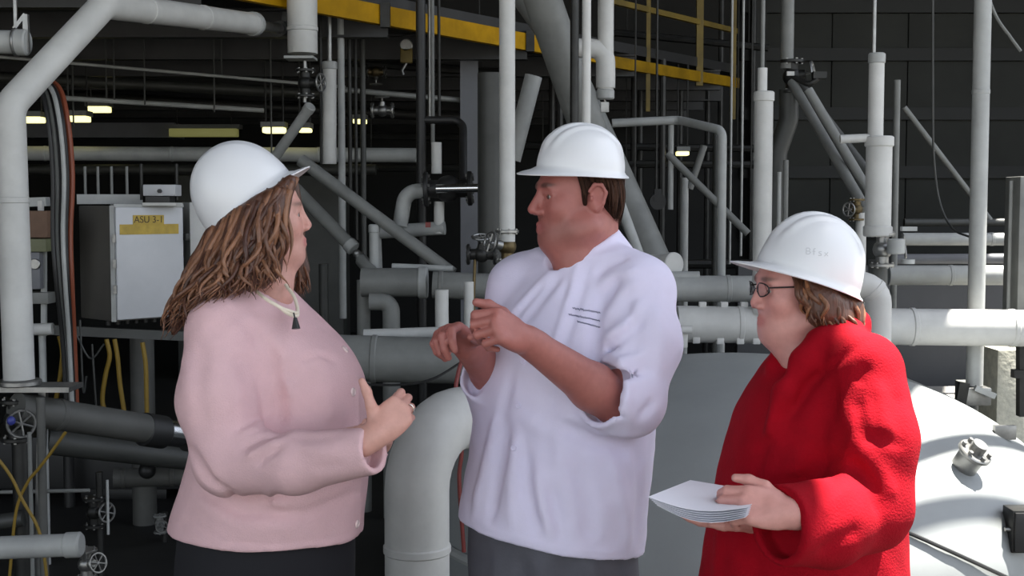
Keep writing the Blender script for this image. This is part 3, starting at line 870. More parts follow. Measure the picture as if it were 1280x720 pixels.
# lamps
def lamp(px, py, w, Y, label, h=7, m=None):
    c = P(px, py, Y); W = pw(w, Y)
    o = tag(empty('strip_lamp', c), label, 'lamp', 'strip lamps under the deck')
    build('housing', box(c + Vector((0, 0, pw(h, Y) * .5 + .02)), (W * 1.1, .16, .04)), M_GREY, o, smooth=False)
    build('tube', box(c, (W, .12, pw(h, Y)), bev=.01), m or M_LAMP, o)
    z = c.z + pw(h, Y) * .5 + .04
    for s in (-.4, .4): build('drop_rod', sweep([Vector((c.x + W * s, c.y, z)), Vector((c.x + W * s, c.y, ZM + .07))], .008, 6), M_IRON, o)
for px, py, w, lb in ((41, 150, 26, 'lit strip lamp beside the tall left pipe'), (124, 137, 26, 'dim strip lamp high at left, above the long pipe'), (100, 149, 22, 'thin lit strip lamp right of the dangling cables'),
                      (343, 163, 27, 'brightest lit strip lamp, just above the pink woman\'s hat'), (381, 163, 16, 'short lit strip lamp between the slanted pipe and the column'),
                      (427, 153, 5, 'tiny lit lamp glimpsed beside the white column'), (450, 152, 16, 'lit strip lamp right of the white column'),
                      (598, 175, 7, 'small lit lamp left of the pale vertical pipe'), (853, 192, 15, 'lit lamp seen right of the chef\'s hat')):
    lamp(px, py, w, 9.9 if px < 120 or 300 < px < 400 else 11.3, lb, 7 if w > 20 else 5)
lamp(255, 166, 84, 13.2, 'wide dim olive strip lamp behind the pink woman\'s hat', 10, M_OGLOW)  # lamp shape standing in for the wide olive glow far back

# ---- electrical cabinet and things about it
def cabinet():
    Y = 6.0; th = math.radians(47)
    R = Matrix.Rotation(th, 3, 'Z')
    edge = P(141, 330, Y); z0, z1 = P(141, 402, Y).z, P(141, 257, Y).z; W, D, Hh = .375, .31, z1 - z0
    c = Vector((edge.x, edge.y, 0)) + R @ Vector((W / 2, D / 2, 0)); c.z = (z0 + z1) / 2
    o = tag(empty('control_cabinet', (c.x, c.y, z0)), 'grey electrical control cabinet with yellow lettered label, left of the pink woman', 'cabinet')
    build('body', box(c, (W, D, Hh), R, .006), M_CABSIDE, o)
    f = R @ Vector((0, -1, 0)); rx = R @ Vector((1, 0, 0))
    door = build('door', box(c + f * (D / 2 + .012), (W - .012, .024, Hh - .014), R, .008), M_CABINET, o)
    build('door_rim', join(bar(c + f * (D / 2 + .004) - rx * (W / 2) + Vector((0, 0, -Hh / 2)), c + f * (D / 2 + .004) - rx * (W / 2) + Vector((0, 0, Hh / 2)), .02, .02, up=(0, 1, 0)),
          bar(c + f * (D / 2 + .004) - rx * (W / 2) + Vector((0, 0, Hh / 2)), c + f * (D / 2 + .004) + rx * (W / 2) + Vector((0, 0, Hh / 2)), .03, .014)), M_PALE, o, smooth=False)
    fc = c + f * (D / 2 + .0255)
    up = Vector((0, 0, 1))
    lz = P(190, 276, Y).z - c.z
    l1 = build('label_plate', box(fc + rx * -.01 + up * (P(185, 275, Y).z - c.z), (.165, .003, .045), R), M_LABEL, door, smooth=False)
    l2 = build('label_plate', box(fc + rx * -.005 + up * (P(185, 287, Y).z - c.z), (.315, .003, .048), R), M_LABEL, door, smooth=False)
    M = Matrix.Translation(fc + f * .0018 + rx * -.01 + up * (P(185, 275, Y).z - c.z)) @ (R @ Matrix.Rotation(math.pi / 2, 3, 'X')).to_4x4()
    build('lettering', text_vf('ASU 3-1', .046, M), M_INK, door, smooth=False)
    for s in (.12, .24, .36): build('hinge', bar(fc - rx * (W / 2 + .004) + up * (s - .24 - .02), fc - rx * (W / 2 + .004) + up * (s - .24 + .02), .014, .014, up=(0, 1, 0)), M_STEEL, o)
    for s in (-.16, .12): build('door_latch', box(fc + rx * (W / 2 + .008) + up * s, (.022, .03, .035), R, .004), M_IRON, o)
    for k in range(6): build('cable_gland', sweep([c + rx * (-.13 + k * .05) + up * (-Hh / 2 - .03), c + rx * (-.13 + k * .05) + up * (-Hh / 2 + .005)], .013, 10), M_BLACK, o)
    return o
cabinet()
# frame posts that carry the cabinet
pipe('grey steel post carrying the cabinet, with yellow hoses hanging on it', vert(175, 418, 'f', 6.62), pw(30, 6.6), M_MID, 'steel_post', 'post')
tag(build('support_rail', bar(P(36, 411, 5.95), P(232, 420, 6.35), .05, .045), M_DGREY, smooth=False), 'grey steel rail running below the cabinet', 'rail')
pipe('short white pipe end on the rail left of the cabinet', [P(40, 412, 5.8), P(66, 411, 5.8)], pw(15, 5.8), M_WHITE)
pipe('pale steel post below the short white pipe end', vert(50, 418, 'f', 5.85), pw(9, 5.8), M_PALE, 'steel_post', 'post')
tag(build('cable_tray', join(bar(P(96, 249, 6.25), P(178, 249, 6.35), .06, pw(12, 6.3)), bar(P(30, 253, 6.25), P(60, 252, 6.25), .06, pw(11, 6.3))), M_PALE, smooth=False), 'pale cable tray above the control cabinet', 'tray')
sb = tag(empty('switch_box', P(203, 246, 6.15)), 'small grey switch box on top of the control cabinet', 'box')
c = P(203, 238, 6.15)
build('body', box(c, (pw(40, 6.15), .12, pw(14, 6.15)), bev=.005), M_CABINET, sb)
build('knob', disc(c + Vector((.005, -.066, -.004)), (0, 1, 0), .010, .02, 12), M_BLACK, sb)
build('plinth', box(c + Vector((-.01, 0, -.045)), (pw(30, 6.15), .10, .03)), M_BLACK, sb, smooth=False)
build('foot_plate', box(c + Vector((0, 0, -.066)), (pw(42, 6.15), .12, .014)), M_WHITE, sb, smooth=False)
for px, lb in ((178, 'thin dark conduit left of the small switch box'), (222, 'thin dark conduit right of the small switch box')): tag(build('thin_conduit', sweep(vert(px, 205, 250, 6.2), .008, 8), M_IRON), lb, 'conduit')
for px, lb in ((108, 'leftmost thin conduit behind the cable tray'), (124, 'second thin conduit behind the cable tray'), (141, 'third thin conduit behind the cable tray'), (160, 'rightmost thin conduit behind the cable tray')): tag(build('thin_conduit', sweep(vert(px, 208, 246, 6.33), .007, 8), M_GREY), lb, 'conduit')
tag(build('side_panel', box(P(247, 302, 6.6), (pw(29, 6.6), .16, pw(98, 6.6)), Matrix.Rotation(.5, 3, 'Z'), .006), M_WHITE), 'pale enclosure panel half hidden behind the pink woman\'s hair', 'panel')
tag(build('panel_post', bar(Vector((P(247, 300, 6.7).x, 6.72, 0)), P(247, 340, 6.72), .06, .06, up=(0, 1, 0)), M_IRON, smooth=False), 'dark post behind the pale enclosure panel', 'post')
tag(build('brown_box', box(P(51, 280, 6.0), (pw(36, 6), .2, pw(33, 6)), bev=.004), M_BROWN), 'brown box on a shelf right of the tall left pipe', 'box')
sh = tag(empty('instrument_stand', P(50, 420, 6.0)), 'olive topped instrument stand under the brown box', 'stand')
build('top_plate', box(P(50, 306, 6.0), (pw(32, 6), .18, pw(16, 6)), bev=.004), mat('olive_paint', (.17, .18, .10), .6, var=.2), sh)
build('gauge_plate', box(P(43, 338, 5.95), (pw(18, 6), .05, pw(46, 6)), bev=.004), M_COL, sh)
build('post', bar(P(55, 314, 6.0), P(55, 420, 6.0), .022, .022, up=(0, 1, 0)), M_PALE, sh)
build('gauge', disc(P(44, 330, 5.92), (0, 1, 0), .025, .02, 18, .003), M_STEEL, sh)
build('base_plate', box(P(50, 372, 6.0), (pw(30, 6), .1, pw(14, 6)), bev=.004), M_GREY, sh)
tag(build('white_fitting', box(P(51, 257, 6.05), (.022, .03, .05), bev=.004), M_WHITE), 'tiny white fitting standing on the brown box', 'fitting')
# cables that hang in a bundle
for i, (dx, m, lb) in enumerate(((0, M_BLACK, 'leftmost black cable of the bundle beside the tall left pipe'), (5, M_GREY, 'grey cable second in the hanging bundle at left'), (9, M_BLACK, 'black cable in the middle of the hanging bundle at left'),
                                 (14, M_PALE, 'pale cable in the hanging bundle at left'), (18, M_BLACK, 'black cable right of the pale one in the bundle'), (24, M_RUST, 'orange-brown hose at the right side of the hanging bundle'))):
    Y = 5.7 + .03 * (i % 3)
    pts = [P(20 + dx, 96, Y + .25), P(48 + dx, 108, Y + .1), P(60 + dx, 150, Y), P(66 + dx, 220, Y), P(66 + dx * .9, 290, Y), P(70 + dx * .8, 350, Y), P(78 + dx * .6, 425, Y + .1), P(84 + dx * .5, 520, Y + .15)]
    tag(build('hanging_cable', cable(pts, .010 if m is not M_RUST else .013, 8), m), lb, 'cable')
# yellow hoses
YH = [([(74, 420), (78, 440), (76, 465), (70, 500)], 5.9, 'yellow hose hanging under the rail, leftmost'), ([(86, 425), (82, 450), (84, 478)], 5.92, 'short yellow hose beside the leftmost one under the rail'),
      ([(133, 424), (137, 445), (132, 468), (128, 500), (134, 520)], 6.0, 'yellow hose looping under the cabinet, left strand'), ([(143, 424), (147, 448), (150, 480), (156, 520)], 6.02, 'yellow hose looping under the cabinet, right strand'),
      ([(178, 428), (182, 455), (183, 490), (184, 535)], 5.93, 'yellow hose running down in front of the grey post'),
      ([(-30, 540), (10, 590), (28, 625), (50, 668), (60, 740), (62, 815)], 4.6, 'yellow hose slanting down at the lower left edge'), ([(82, 540), (62, 568), (48, 586), (34, 604), (20, 640), (12, 720)], 4.76, 'yellow hose slanting up from the lower left pole')]
for pts, Y, lb in YH:
    tag(build('yellow_hose', cable([P(x, y, Y) for x, y in pts], .006 if Y < 5 else .011, 8), M_YHOSE), lb, 'hose')
for x0, y0, x1, y1, lb in ((96, 420, 130, 430, 'thin grey wire drooping widest under the cabinet'), (100, 400, 108, 470, 'thin grey wire hanging below the cabinet\'s dark side'), (115, 430, 128, 500, 'thin grey wire hanging lowest left of the yellow loop')):
    tag(build('thin_wire', cable([P(x0, y0, 6.0), P((x0 + x1) / 2, max(y0, y1) + 18, 6.0), P(x1, y1, 6.0)], .005, 6), M_DGREY), lb, 'wire')

# ---- lower left
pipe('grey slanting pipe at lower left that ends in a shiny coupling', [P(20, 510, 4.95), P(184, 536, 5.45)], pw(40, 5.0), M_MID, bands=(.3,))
cp = tag(empty('pipe_coupling', P(212, 541, 5.5)), 'dark coupling with a shiny band beside the pink jacket', 'coupling')
ax = P(184, 536, 5.45) - P(20, 510, 4.95)
build('collar', disc(P(192, 538.5, 5.485), ax, .072, .12, 24, .008), M_BLACK, cp)
build('shiny_band', disc(P(216, 542, 5.56), ax, .056, .09, 24, .006), M_CHROME, cp)
build('end_ring', disc(P(236, 545, 5.62), ax, .068, .03, 24, .006), M_BLACK, cp)
hpipe('dark grey pipe beneath the slanting pipe at lower left', 60, 552, 260, 575, 5.9, 6.2, pw(32, 6), M_DGREY, name='insulated_pipe')
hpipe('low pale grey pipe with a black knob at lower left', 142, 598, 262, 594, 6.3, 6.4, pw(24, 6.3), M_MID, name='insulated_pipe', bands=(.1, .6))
tag(build('black_knob', join(ball(P(184, 588, 6.18), .042), disc(P(184, 588, 6.24), (0, 1, 0), .02, .1, 12)), M_BLACK), 'round black knob on the low pale grey pipe', 'knob')
hpipe('thick pale pipe end at the bottom left corner', -80, 688, 94, 681, 3.6, 3.6, pw(29, 3.6), M_PALE, name='insulated_pipe', caps=(.985,))
valve('small steel valve at the end of the bottom left pipe', P(108, 705, 3.7), (0, 0, 1), .028, (.7, -.5, .2), M_STEEL)
tag(build('curved_tube', tube([P(96, 676, 3.62), P(104, 676, 3.65), P(105, 700, 3.68)], .006), M_STEEL), 'small bent steel tube joining the bottom left pipe to its valve', 'tube')
pipe('slim grey pole standing at lower left', vert(46, 497, 'f', 4.8), pw(11, 4.8), M_MID, 'steel_post', 'post')
pipe('very thin grey conduit left of the slim pole', vert(31, 540, 'f', 4.9), .016, M_GREY, 'conduit', 'conduit')
hpipe('thin olive pipe crossing low at the left edge', -40, 616, 112, 613, 5.2, 5.2, .016, M_GREY)
hpipe('short pale pipe end low at the left edge', -40, 658, 30, 648, 4.9, 4.9, .06, M_DGREY)
valve('small dark valve on thin pipework at lower left', P(118, 640, 5.4), (0, 0, 1), .04, (.8, -.5, .1), M_IRON)
pipe('thin dark upright pipe through the small valve at lower left', vert(118, 590, 'f', 5.4), .03, M_IRON, 'steel_pipe')
pipe('thin pale upright tube beside the small valve at lower left', vert(128, 600, 668, 5.35), .012, M_PALE, 'steel_tube', 'tube')
valve('small pale tap low behind the pink jacket', P(200, 655, 6.2), (0, 0, 1), .028, (.4, -.9, 0), M_GREY)
pipe('dark upright pipe under the small pale tap', vert(200, 640, 'f', 6.25), .03, M_IRON, 'steel_pipe')
pipe('thick black upright standing in the shade at lower left', vert(80, 500, 'f', 7.0), .06, M_BLACK, 'steel_post', 'post')
tag(build('pump_skid', join(box((P(150, 640, 7.4).x, 7.4, .22), (1.5, .6, .3), bev=.02), sweep([P(110, 610, 7.3), P(215, 612, 7.3)], .12, 18)), M_BLACK), 'black machine skid low in the shade at left', 'machine')

# ---- between the pink woman and the chef
o = pipe('thick white upright pipe end hanging top centre-left', vert(378, 'c', 67, 7.4, 40), pw(37, 7.4), M_WHITE, bands=(.96,))
build('end_plate', box(P(376, 73, 7.4), (pw(36, 7.4), .16, .014)), M_PALE, o, smooth=False)
valve('dark valve hanging beneath the thick white pipe end', P(382, 104, 7.4), (0, 0, 1), .05, (1, -.4, 0))
pipe('thin steel drop pipe under the hanging dark valve', [P(381, 76, 7.4), P(381, 128, 7.4)], .022, M_STEEL, 'steel_pipe')
o = pipe('white insulated column behind the pink hat, upper part', [P(412, 82, 8.0), P(412, 205, 8.0)], pw(17, 8.0), M_WHITE, caps=(.0,))
pipe('thin stem rising from the white column to the roof', vert(412, 'c', 82, 8.0, 82), pw(6, 8), M_STEEL, 'steel_pipe')
pipe('slim pale upright pipe right of the white column', vert(428, 'c', 398, 8.2), pw(9, 8.2), M_PALE, 'steel_pipe', bands=(.4, .55))
for px, y0, y1, Y, w, m, lb in ((402, 60, 205, 8.1, 4, M_IRON, 'thin dark pipe left of the white column'), (438, 20, 240, 8.4, 5, M_IRON, 'dark upright pipe third from the white column'), (446, 100, 300, 8.6, 4, M_IRON, 'thin dark pipe right of the slim pale upright'),
                              (538, -60, 150, 8.2, 6, M_STEEL, 'steel upright tube left of the yellow hook block'), (541, 95, 180, 8.1, 5, M_GREY, 'short grey upright tube above the black flanges'), (549, -60, 150, 8.4, 4, M_IRON, 'thin dark tube right of the steel upright tube'),
                              (455, 180, 320, 8.9, 7, M_DGREY, 'dark grey upright behind the slanting grey pipe')):
    pipe(lb, vert(px, 'm', y1, Y, y1), pw(w, Y), m, 'steel_pipe')
pipe('black upright steel column crossing the yellow beam', vert(527, 'c', 'f', 7.6), pw(12, 7.6), M_BLACK, 'steel_column', 'column')
tag(build('steel_column', ibeam(*vert(587, 'm', 'f', 9.6), .13, .13, up=(0, 1, 0)), M_COL, smooth=False), 'blue-grey I-beam column under the yellow beam', 'column')
pipe('grey pipe slanting down right from behind the pink hat', [P(376, 200, 7.2), P(566, 342, 7.0)], pw(16, 7.1), M_GREY)
pipe('short pale slanted pipe above the pink hat', [P(386, 136, 7.9), P(344, 196, 8.1)], pw(13, 8), M_PALE, caps=(.0,))
pipe('grey pipe slanting down right past the pink woman\'s face', [P(355, 222, 7.4), P(440, 309, 7.2)], pw(17, 7.3), M_GREY, caps=(.985,))
tag(build('ball_joint', join(ball(P(446, 317, 7.2), .024), disc(P(450, 321, 7.2), P(440, 309, 7.2) - P(355, 222, 7.4), .03, .02, 16)), M_STEEL), 'small steel joint at the end of the slanted grey pipe', 'joint')
pipe('short grey pipe continuing below the steel joint', [P(452, 325, 7.15), P(474, 352, 7.0)], pw(17, 7.1), M_GREY)
pipe('fat grey pipe lying level behind the clasped hands, left piece', [P(452, 353, 6.8), P(532, 353, 6.8)], pw(36, 6.8), M_GREY, caps=(.96,), bandm=M_PALE)
pipe('fat grey pipe lying level behind the chef\'s far hand, right piece', [P(541, 356, 6.7), P(640, 360, 6.7)], pw(34, 6.7), M_GREY, bands=(.1,))
pipe('thin grey pipe resting over the fat grey pipes', [P(490, 333, 6.9), P(566, 336, 6.9)], pw(8, 6.9), M_PALE, 'steel_pipe')
pipe('white pipe stub rising left of the fat grey pipe', vert(468, 285, 335, 7.1), pw(13, 7.1), M_PALE, caps=(.02,))
pipe('grey upright below the fat grey pipe, left one', vert(454, 350, 'f', 6.9), pw(17, 6.9), M_GREY)
pipe('grey hooked pipe below the fat grey pipe', [P(462, 377, 6.75), P(489, 377, 6.75), Vector((P(489, 400, 6.75).x, 6.75, .0))], pw(22, 6.75), M_GREY, bend=.09)
pipe('slim dark upright behind the pink lapel', vert(404, 330, 'f', 7.6), pw(12, 7.6), M_DGREY, 'steel_pipe')
pipe('pale bent pipe with its low end behind the slanting pipe', [P(536, 238, 7.3), P(507, 240, 7.3), P(500, 282, 7.3)], pw(19, 7.3), M_PALE, bend=.10)
pipe('level pale pipe behind the slanting grey pipe', [P(476, 290, 7.35), P(556, 285, 7.3)], pw(17, 7.3), M_PALE)
pipe('bent white stub joined to the level pale pipe', [P(476, 290, 7.36), P(470, 292, 7.36), P(472, 345, 7.36)], pw(13, 7.35), M_PALE)
fv = valve('black flanged valve left of the pale upright pipe', P(560, 236, 7.25), (1, 0, .02), .085, None, M_BLACK)
build('steel_sleeve', sweep([P(545, 236, 7.16), P(600, 235, 7.16)], .024, 16), M_CHROME, fv)
pipe('white pipe piece above the black flanged valve', vert(546, 178, 217, 7.3), pw(13, 7.3), M_WHITE)
pipe('white pipe piece below the black flanged valve', vert(549, 252, 292, 7.3), pw(13, 7.3), M_WHITE)
tag(build('red_tag', box(P(535, 281, 7.2), (.03, .008, .03)), M_RED, smooth=False), 'small red tag on the level pale pipe', 'tag')
pipe('black pipe elbow below the yellow beam', [P(527, 150, 7.6), P(579, 150, 7.6), P(579, 232, 7.3)], pw(9, 8), M_BLACK, 'steel_pipe')
pipe('fat grey pipe sweeping behind the clasped hands', [P(420, 447, 5.9), P(520, 450, 5.9), P(660, 452, 5.9)], pw(58, 5.9), M_GREY, bands=(.2,))
pipe('sunlit white pipe lying on the fat grey pipe', [P(455, 419, 6.15), P(548, 416, 6.15)], pw(15, 6.15), M_WHITE)
tag(build('sagging_cable', cable([P(438, 480, 5.62), P(500, 481, 5.6), P(540, 474, 5.6), P(578, 452, 5.65)], .006, 6), M_BLACK), 'thin black cable sagging along the fat grey pipe', 'cable')
tag(build('red_hose', cable([P(578, 448, 4.9), P(572, 470, 4.88), P(570, 495, 4.86), P(577, 560, 4.85), P(574, 600, 4.85), P(580, 690, 4.85)], .008, 8), M_RED), 'thin red hose hanging left of the chef', 'hose')
pipe('white upright pipe stub left of the chef\'s far hand', vert(552, 362, 420, 6.2), pw(17, 6.2), M_WHITE)
pipe('white upright pipe stub behind the chef\'s far hand', vert(586, 352, 420, 6.3), pw(13, 6.3), M_WHITE)
o = pipe('big white elbow pipe standing between the pink woman and the chef', [Vector((P(521, 600, 3.75).x, 3.75, 0)), Vector((P(521, 600, 3.75).x, 3.75, P(521, 532, 3.75).z)), P(640, 512, 4.15), P(720, 508, 4.5)], pw(82, 3.75), M_WHITE, bands=(.35,), bend=.19, seg=36)
# ---- behind the chef
pipe('pale upright pipe left of the chef\'s hat', vert(634, 'c', 302, 5.6, 200), pw(20, 5.6), M_WHITE, bands=(.7,))
pipe('thick dark vessel neck left of the chef\'s hat', vert(616, 92, 'f', 7.0, 200), pw(38, 7), M_DGREY, 'vessel', 'vessel')
pipe('short pale slanted pipe touching the chef\'s hat', [P(667, 95, 7.6), P(640, 200, 7.6)], pw(22, 7.6), M_PALE)
valve('brass and steel valve under the pale upright pipe', P(634, 308, 5.6), (0, 0, 1), .045, (-.8, -.5, .2), M_STEEL, M_BRASS)
valve('small dark valve at the chef\'s far shoulder', P(602, 318, 6.3), (1, 0, 0), .045, (0, -.3, 1), M_IRON)
pipe('brass coloured tube down past the chef\'s far shoulder', [P(594, 318, 6.3), P(592, 372, 6.3), Vector((P(592, 372, 6.3).x, 6.3, 0))], .016, M_BRASS, 'steel_tube', 'tube')
pipe('thick grey pipe slanting down behind the chef\'s hat, left one', [P(668, -30, 7.0), P(745, 190, 7.2)], pw(47, 7), M_GREY)
pipe('thick grey pipe slanting down to the chef\'s shoulder', [P(655, -10, 7.8), P(690, 40, 7.8), P(824, 338, 7.4)], pw(40, 7.5), M_GREY, bands=(.45,))
pipe('slim pale pipe slanting behind the chef\'s collar', [P(770, 240, 7.0), P(806, 338, 6.9)], pw(13, 7), M_PALE)
pipe('sunlit white pipe end over the chef\'s shoulder', [P(792, 332, 6.9), P(842, 330, 6.6)], pw(26, 6.7), M_WHITE, caps=(.96,), bandm=M_WHITE)
pipe('pale pipe end lying right of the chef\'s shoulder', [P(836, 346, 6.5), P(874, 346, 6.5)], pw(14, 6.5), M_PALE)
pipe('bright white slim pipe rising from the chef\'s hat', vert(733, 'c', 170, 5.2, 100), pw(11, 5.2), M_WHITE, caps=(.5,))
pipe('dark pipe just left of the bright slim pipe', vert(718, 'c', 170, 6.4, 100), pw(11, 6.4), M_IRON, 'steel_pipe')
pipe('white upright pipe with closed lower end, top centre', vert(757, 'c', 118, 6.6, 60), pw(20, 6.6), M_WHITE, caps=(1.0,), bandm=M_PALE)
pipe('white elbow joining the top centre upright pipe', [P(722, 60, 6.6), P(757, 61, 6.6), P(757, 110, 6.6)], pw(24, 6.6), M_WHITE)
tag(build('steel_hook', join(cable([P(753, 118, 6.6), P(757, 128, 6.6), P(760, 140, 6.6)], .006, 6), box(P(756, 134, 6.6), (.04, .03, .05))), M_STEEL), 'small steel fitting hanging below the white upright pipe', 'fitting')
pipe('level grey pipe bending down right of the chef\'s hat', [P(765, 154, 8.0), P(848, 150, 8.0), P(903, 163, 7.6), Vector((P(903, 160, 7.6).x, 7.6, .6))], pw(11, 7.8), M_PALE, bend=.06)
for px, y0, y1, Y, w, m, lb in ((838, 153, 262, 8.02, 7, M_PALE, 'slim pale upright right of the chef\'s ear'), (855, 222, 'f', 8.4, 10, M_PALE, 'pale upright pipe in the middle of the gap right of the chef'),
                              (894, 160, 'f', 8.6, 9, M_DGREY, 'dark upright just left of the grey bent pipe'), (900, 285, 'f', 8.0, 7, M_GREY, 'short grey upright behind the level pipes'), (912, 0, 330, 9.0, 3, M_PALE, 'thin pale rod right of the grey bent pipe'),
                              (926, 0, 320, 9.0, 3, M_PALE, 'thin pale rod left of the white double pipe'), (820, -20, 246, 9.3, 3, M_IRON, 'thin dark chain rod hanging right of the chef\'s hat')):
    pipe(lb, vert(px, y0 if y0 > 0 else 'c', y1, Y, 320 if y1 == 'f' else y1), pw(w, Y), m, 'steel_pipe')
pipe('slim grey brace slanting down right of the chef', [P(834, 192, 8.02), P(935, 292, 7.9)], pw(9, 8.2), M_GREY, 'steel_pipe')
pipe('slim grey pipe leaning the other way right of the chef', [P(880, 182, 8.4), P(862, 236, 8.4)], pw(9, 8.4), M_GREY, 'steel_pipe')
tag(build('dark_pulley', join(disc(P(822, 252, 9.3), (0, 1, 0), .06, .05, 18), box(P(822, 244, 9.3), (.05, .06, .09))), M_BLACK), 'dark hook block hanging right of the chef\'s ear', 'pulley')
for px, Y, lb in ((700, 10.5, 'thin dark upright seen between the two thick slanting pipes'), (792, 11.5, 'thin dark upright under the near end of the yellow railing'), (800, 12.2, 'thin dark upright just left of the first yellow rail post'), (828, 11.0, 'thin dark upright right of the first yellow rail post'),
                  (850, 12.5, 'thin dark upright behind the right-hand strip lamp'), (884, 13.0, 'thin dark upright right of the widest yellow rail post'), (900, 13.4, 'thin dark upright behind the grey bent pipe'), (940, 12.6, 'thin dark upright behind the white double-width upright'), (690, 11.2, 'thin dark upright above the ridge of the chef\'s hat')):
    tag(build('thin_upright', sweep([Vector((P(px, 200, Y).x, Y, 0)), Vector((P(px, 200, Y).x, Y, top_of(P(px, 200, Y).x, Y)))], .028, 8), M_IRON), lb, 'upright')
for x0, y0, x1, y1, Y, lb in ((640, 182, 960, 186, 12, 'dark level pipe at the height of the right-hand lamp'), (760, 205, 950, 206, 11.5, 'dark level pipe just below the right-hand lamp'), (770, 330, 960, 330, 9.5, 'dark level pipe low in the gap right of the chef'), (760, 40, 960, 60, 12.4, 'dark level pipe behind the yellow railing'),
                              (300, 20, 640, 40, 10.8, 'dark level pipe behind the yellow beam'), (330, 70, 640, 92, 10.2, 'dark level pipe at the height of the hoist block'), (440, 170, 640, 172, 12.6, 'dark level pipe just above the long grey-white pipe\'s right end'), (440, 210, 640, 210, 12, 'dark level pipe behind the black flanged valve')):
    a_, b_ = P(x0, y0, Y), P(x1, y1, Y)
    o = tag(build('dark_cross_pipe', sweep([a_, b_], .035, 8), M_IRON), lb, 'pipe')
    for t in (.12, .88):
        k = a_.lerp(b_, t); top = top_of(k.x, k.y) if k.z < ZM else ROOF_Z
        build('hanger', sweep([k, Vector((k.x, k.y, top))], .006, 6), M_IRON, o)
# fittings under the yellow beam
def hook(px, py, Y, label, m):
    c = P(px, py, Y); o = tag(empty('hoist_block', c), label, 'hoist')
    build('block', box(c + Vector((0, 0, -.02)), (.08, .07, .10), bev=.008), m, o)
    build('sheave', disc(c + Vector((0, -.01, .05)), (0, 1, 0), .045, .05, 18, .006), M_STEEL, o)
    build('hook', sweep([c + Vector((0, 0, -.07)), c + Vector((-.03, 0, -.12)), c + Vector((-.02, 0, -.15))], .009, 8), M_STEEL, o)
    build('chain', sweep([c + Vector((0, 0, .08)), Vector((c.x, c.y, ZM - .06))], .006, 6), M_STEEL, o)
hook(508, 66, 8.9, 'yellow hoist block hanging below the yellow beam', M_DYEL)
hook(428, 8, 8.2, 'dark red hoist trolley on the yellow beam', mat('dark_red_paint', (.10, .015, .012), .5))
valve('small dull valve in the clutter right of the white column', P(478, 138, 9.4), (1, 0, 0), .05, (0, -.2, 1), M_STEEL)
valve('small yellowish valve below the yellow beam', P(470, 90, 9.6), (1, 0, 0), .045, (0, 0, -1), M_IRON, M_BRASS)

# ---- right of the chef, right edge
o = pipe('white double-width upright pipe left of the red woman\'s hat', vert(954, 120, 392, 6.2, 200), pw(23, 6.2), M_WHITE, caps=(.003,), bandm=M_WHITE)
pipe('narrower white top section of the double-width upright', vert(953, 85, 122, 6.2, 100), pw(12, 6.2), M_WHITE)
pipe('thin stem from the roof to the double-width upright', vert(953, 'c', 86, 6.2, 86), pw(5, 6.2), M_GREY, 'steel_pipe')
o = pipe('grey upright pipe above the flange, right of centre', vert(984, 'c', 86, 8.0, 60), pw(16, 8), M_GREY)
pl = valve('dark flange and valve cluster under the grey upright pipe', P(990, 96, 8.0), (0, 0, 1), .065, (1, -.4, .2))
build('side_arm', join(tube([P(990, 96, 7.9), P(1012, 106, 7.8), P(1022, 98, 7.8)], .018), box(P(1024, 94, 7.8), (.08, .05, .04))), M_IRON, pl)
pipe('fat dark elbow pipe under the valve cluster', [P(986, 112, 8.0), P(986, 150, 8.0), P(972, 190, 8.0), P(967, 300, 8.0)], pw(24, 8), M_DGREY, bend=.14)
tag(build('bright_clip', box(P(988, 92, 7.85), (.045, .02, .025)), M_WHITE, smooth=False), 'tiny bright clip on the flange cluster', 'clip')
pipe('grey slanted pipe above the red woman\'s hat, left of the pair', [P(990, 103, 7.9), P(1082, 262, 7.0)], pw(13, 7.1), M_GREY, 'steel_pipe')
pipe('grey slanted pipe above the red woman\'s hat, right of the pair', [P(1010, 112, 7.35), P(1092, 250, 7.2)], pw(12, 7.2), M_GREY, 'steel_pipe')
pipe('dark slanted pipe behind the slanted pair', [P(996, 104, 7.95), P(1098, 236, 7.6)], pw(16, 7.6), M_DGREY, 'steel_pipe')
pipe('slim pale upright just behind the red woman\'s hat', vert(973, 215, 'f', 7.4), pw(5, 7.4), M_PALE, 'steel_pipe')
pipe('pale upright pipe left of the red woman\'s hat, behind', vert(981, 200, 'f', 7.8), pw(7, 7.8), M_GREY, 'steel_pipe')
pipe('short level white pipe touching the white stepped upright', [P(1050, 174, 6.0), P(1094, 172, 6.0)], pw(10, 6.5), M_WHITE)
valve('brass valve right of the red woman\'s hat', P(1071, 262, 6.6), (0, 0, 1), .035, (-.7, -.6, 0), M_BRASS)
pipe('slim white upright behind the red woman\'s hat brim', vert(1076, 266, 'f', 6.6, 300), pw(13, 6.6), M_WHITE)
o = pipe('white stepped upright pipe at right, thick lower section', vert(1098, 177, 289, 6.0, 240), pw(32, 6), M_WHITE, caps=(.0, 1.0), bandm=M_WHITE, seg=28)
pipe('white stepped upright pipe at right, middle section', vert(1095, 72, 180, 6.0, 130), pw(19, 6), M_WHITE, caps=(.01,), bandm=M_PALE)
pipe('thin stem at the top of the white stepped upright', vert(1092, 'c', 74, 6.0, 74), pw(5, 6), M_STEEL, 'steel_pipe')
v = valve('steel flanged valve under the white stepped upright', P(1103, 312, 6.0), (0, 0, 1), .050, (1, -.35, .15), M_STEEL)
build('actuator', join(disc(P(1120, 308, 5.9), (0, 0, 1), .04, .07, 18, .005), disc(P(1135, 327, 5.9), (0, 0, 1), .03, .02, 18), box(P(1136, 286, 5.95), (.07, .03, .02))), M_PALE, v)
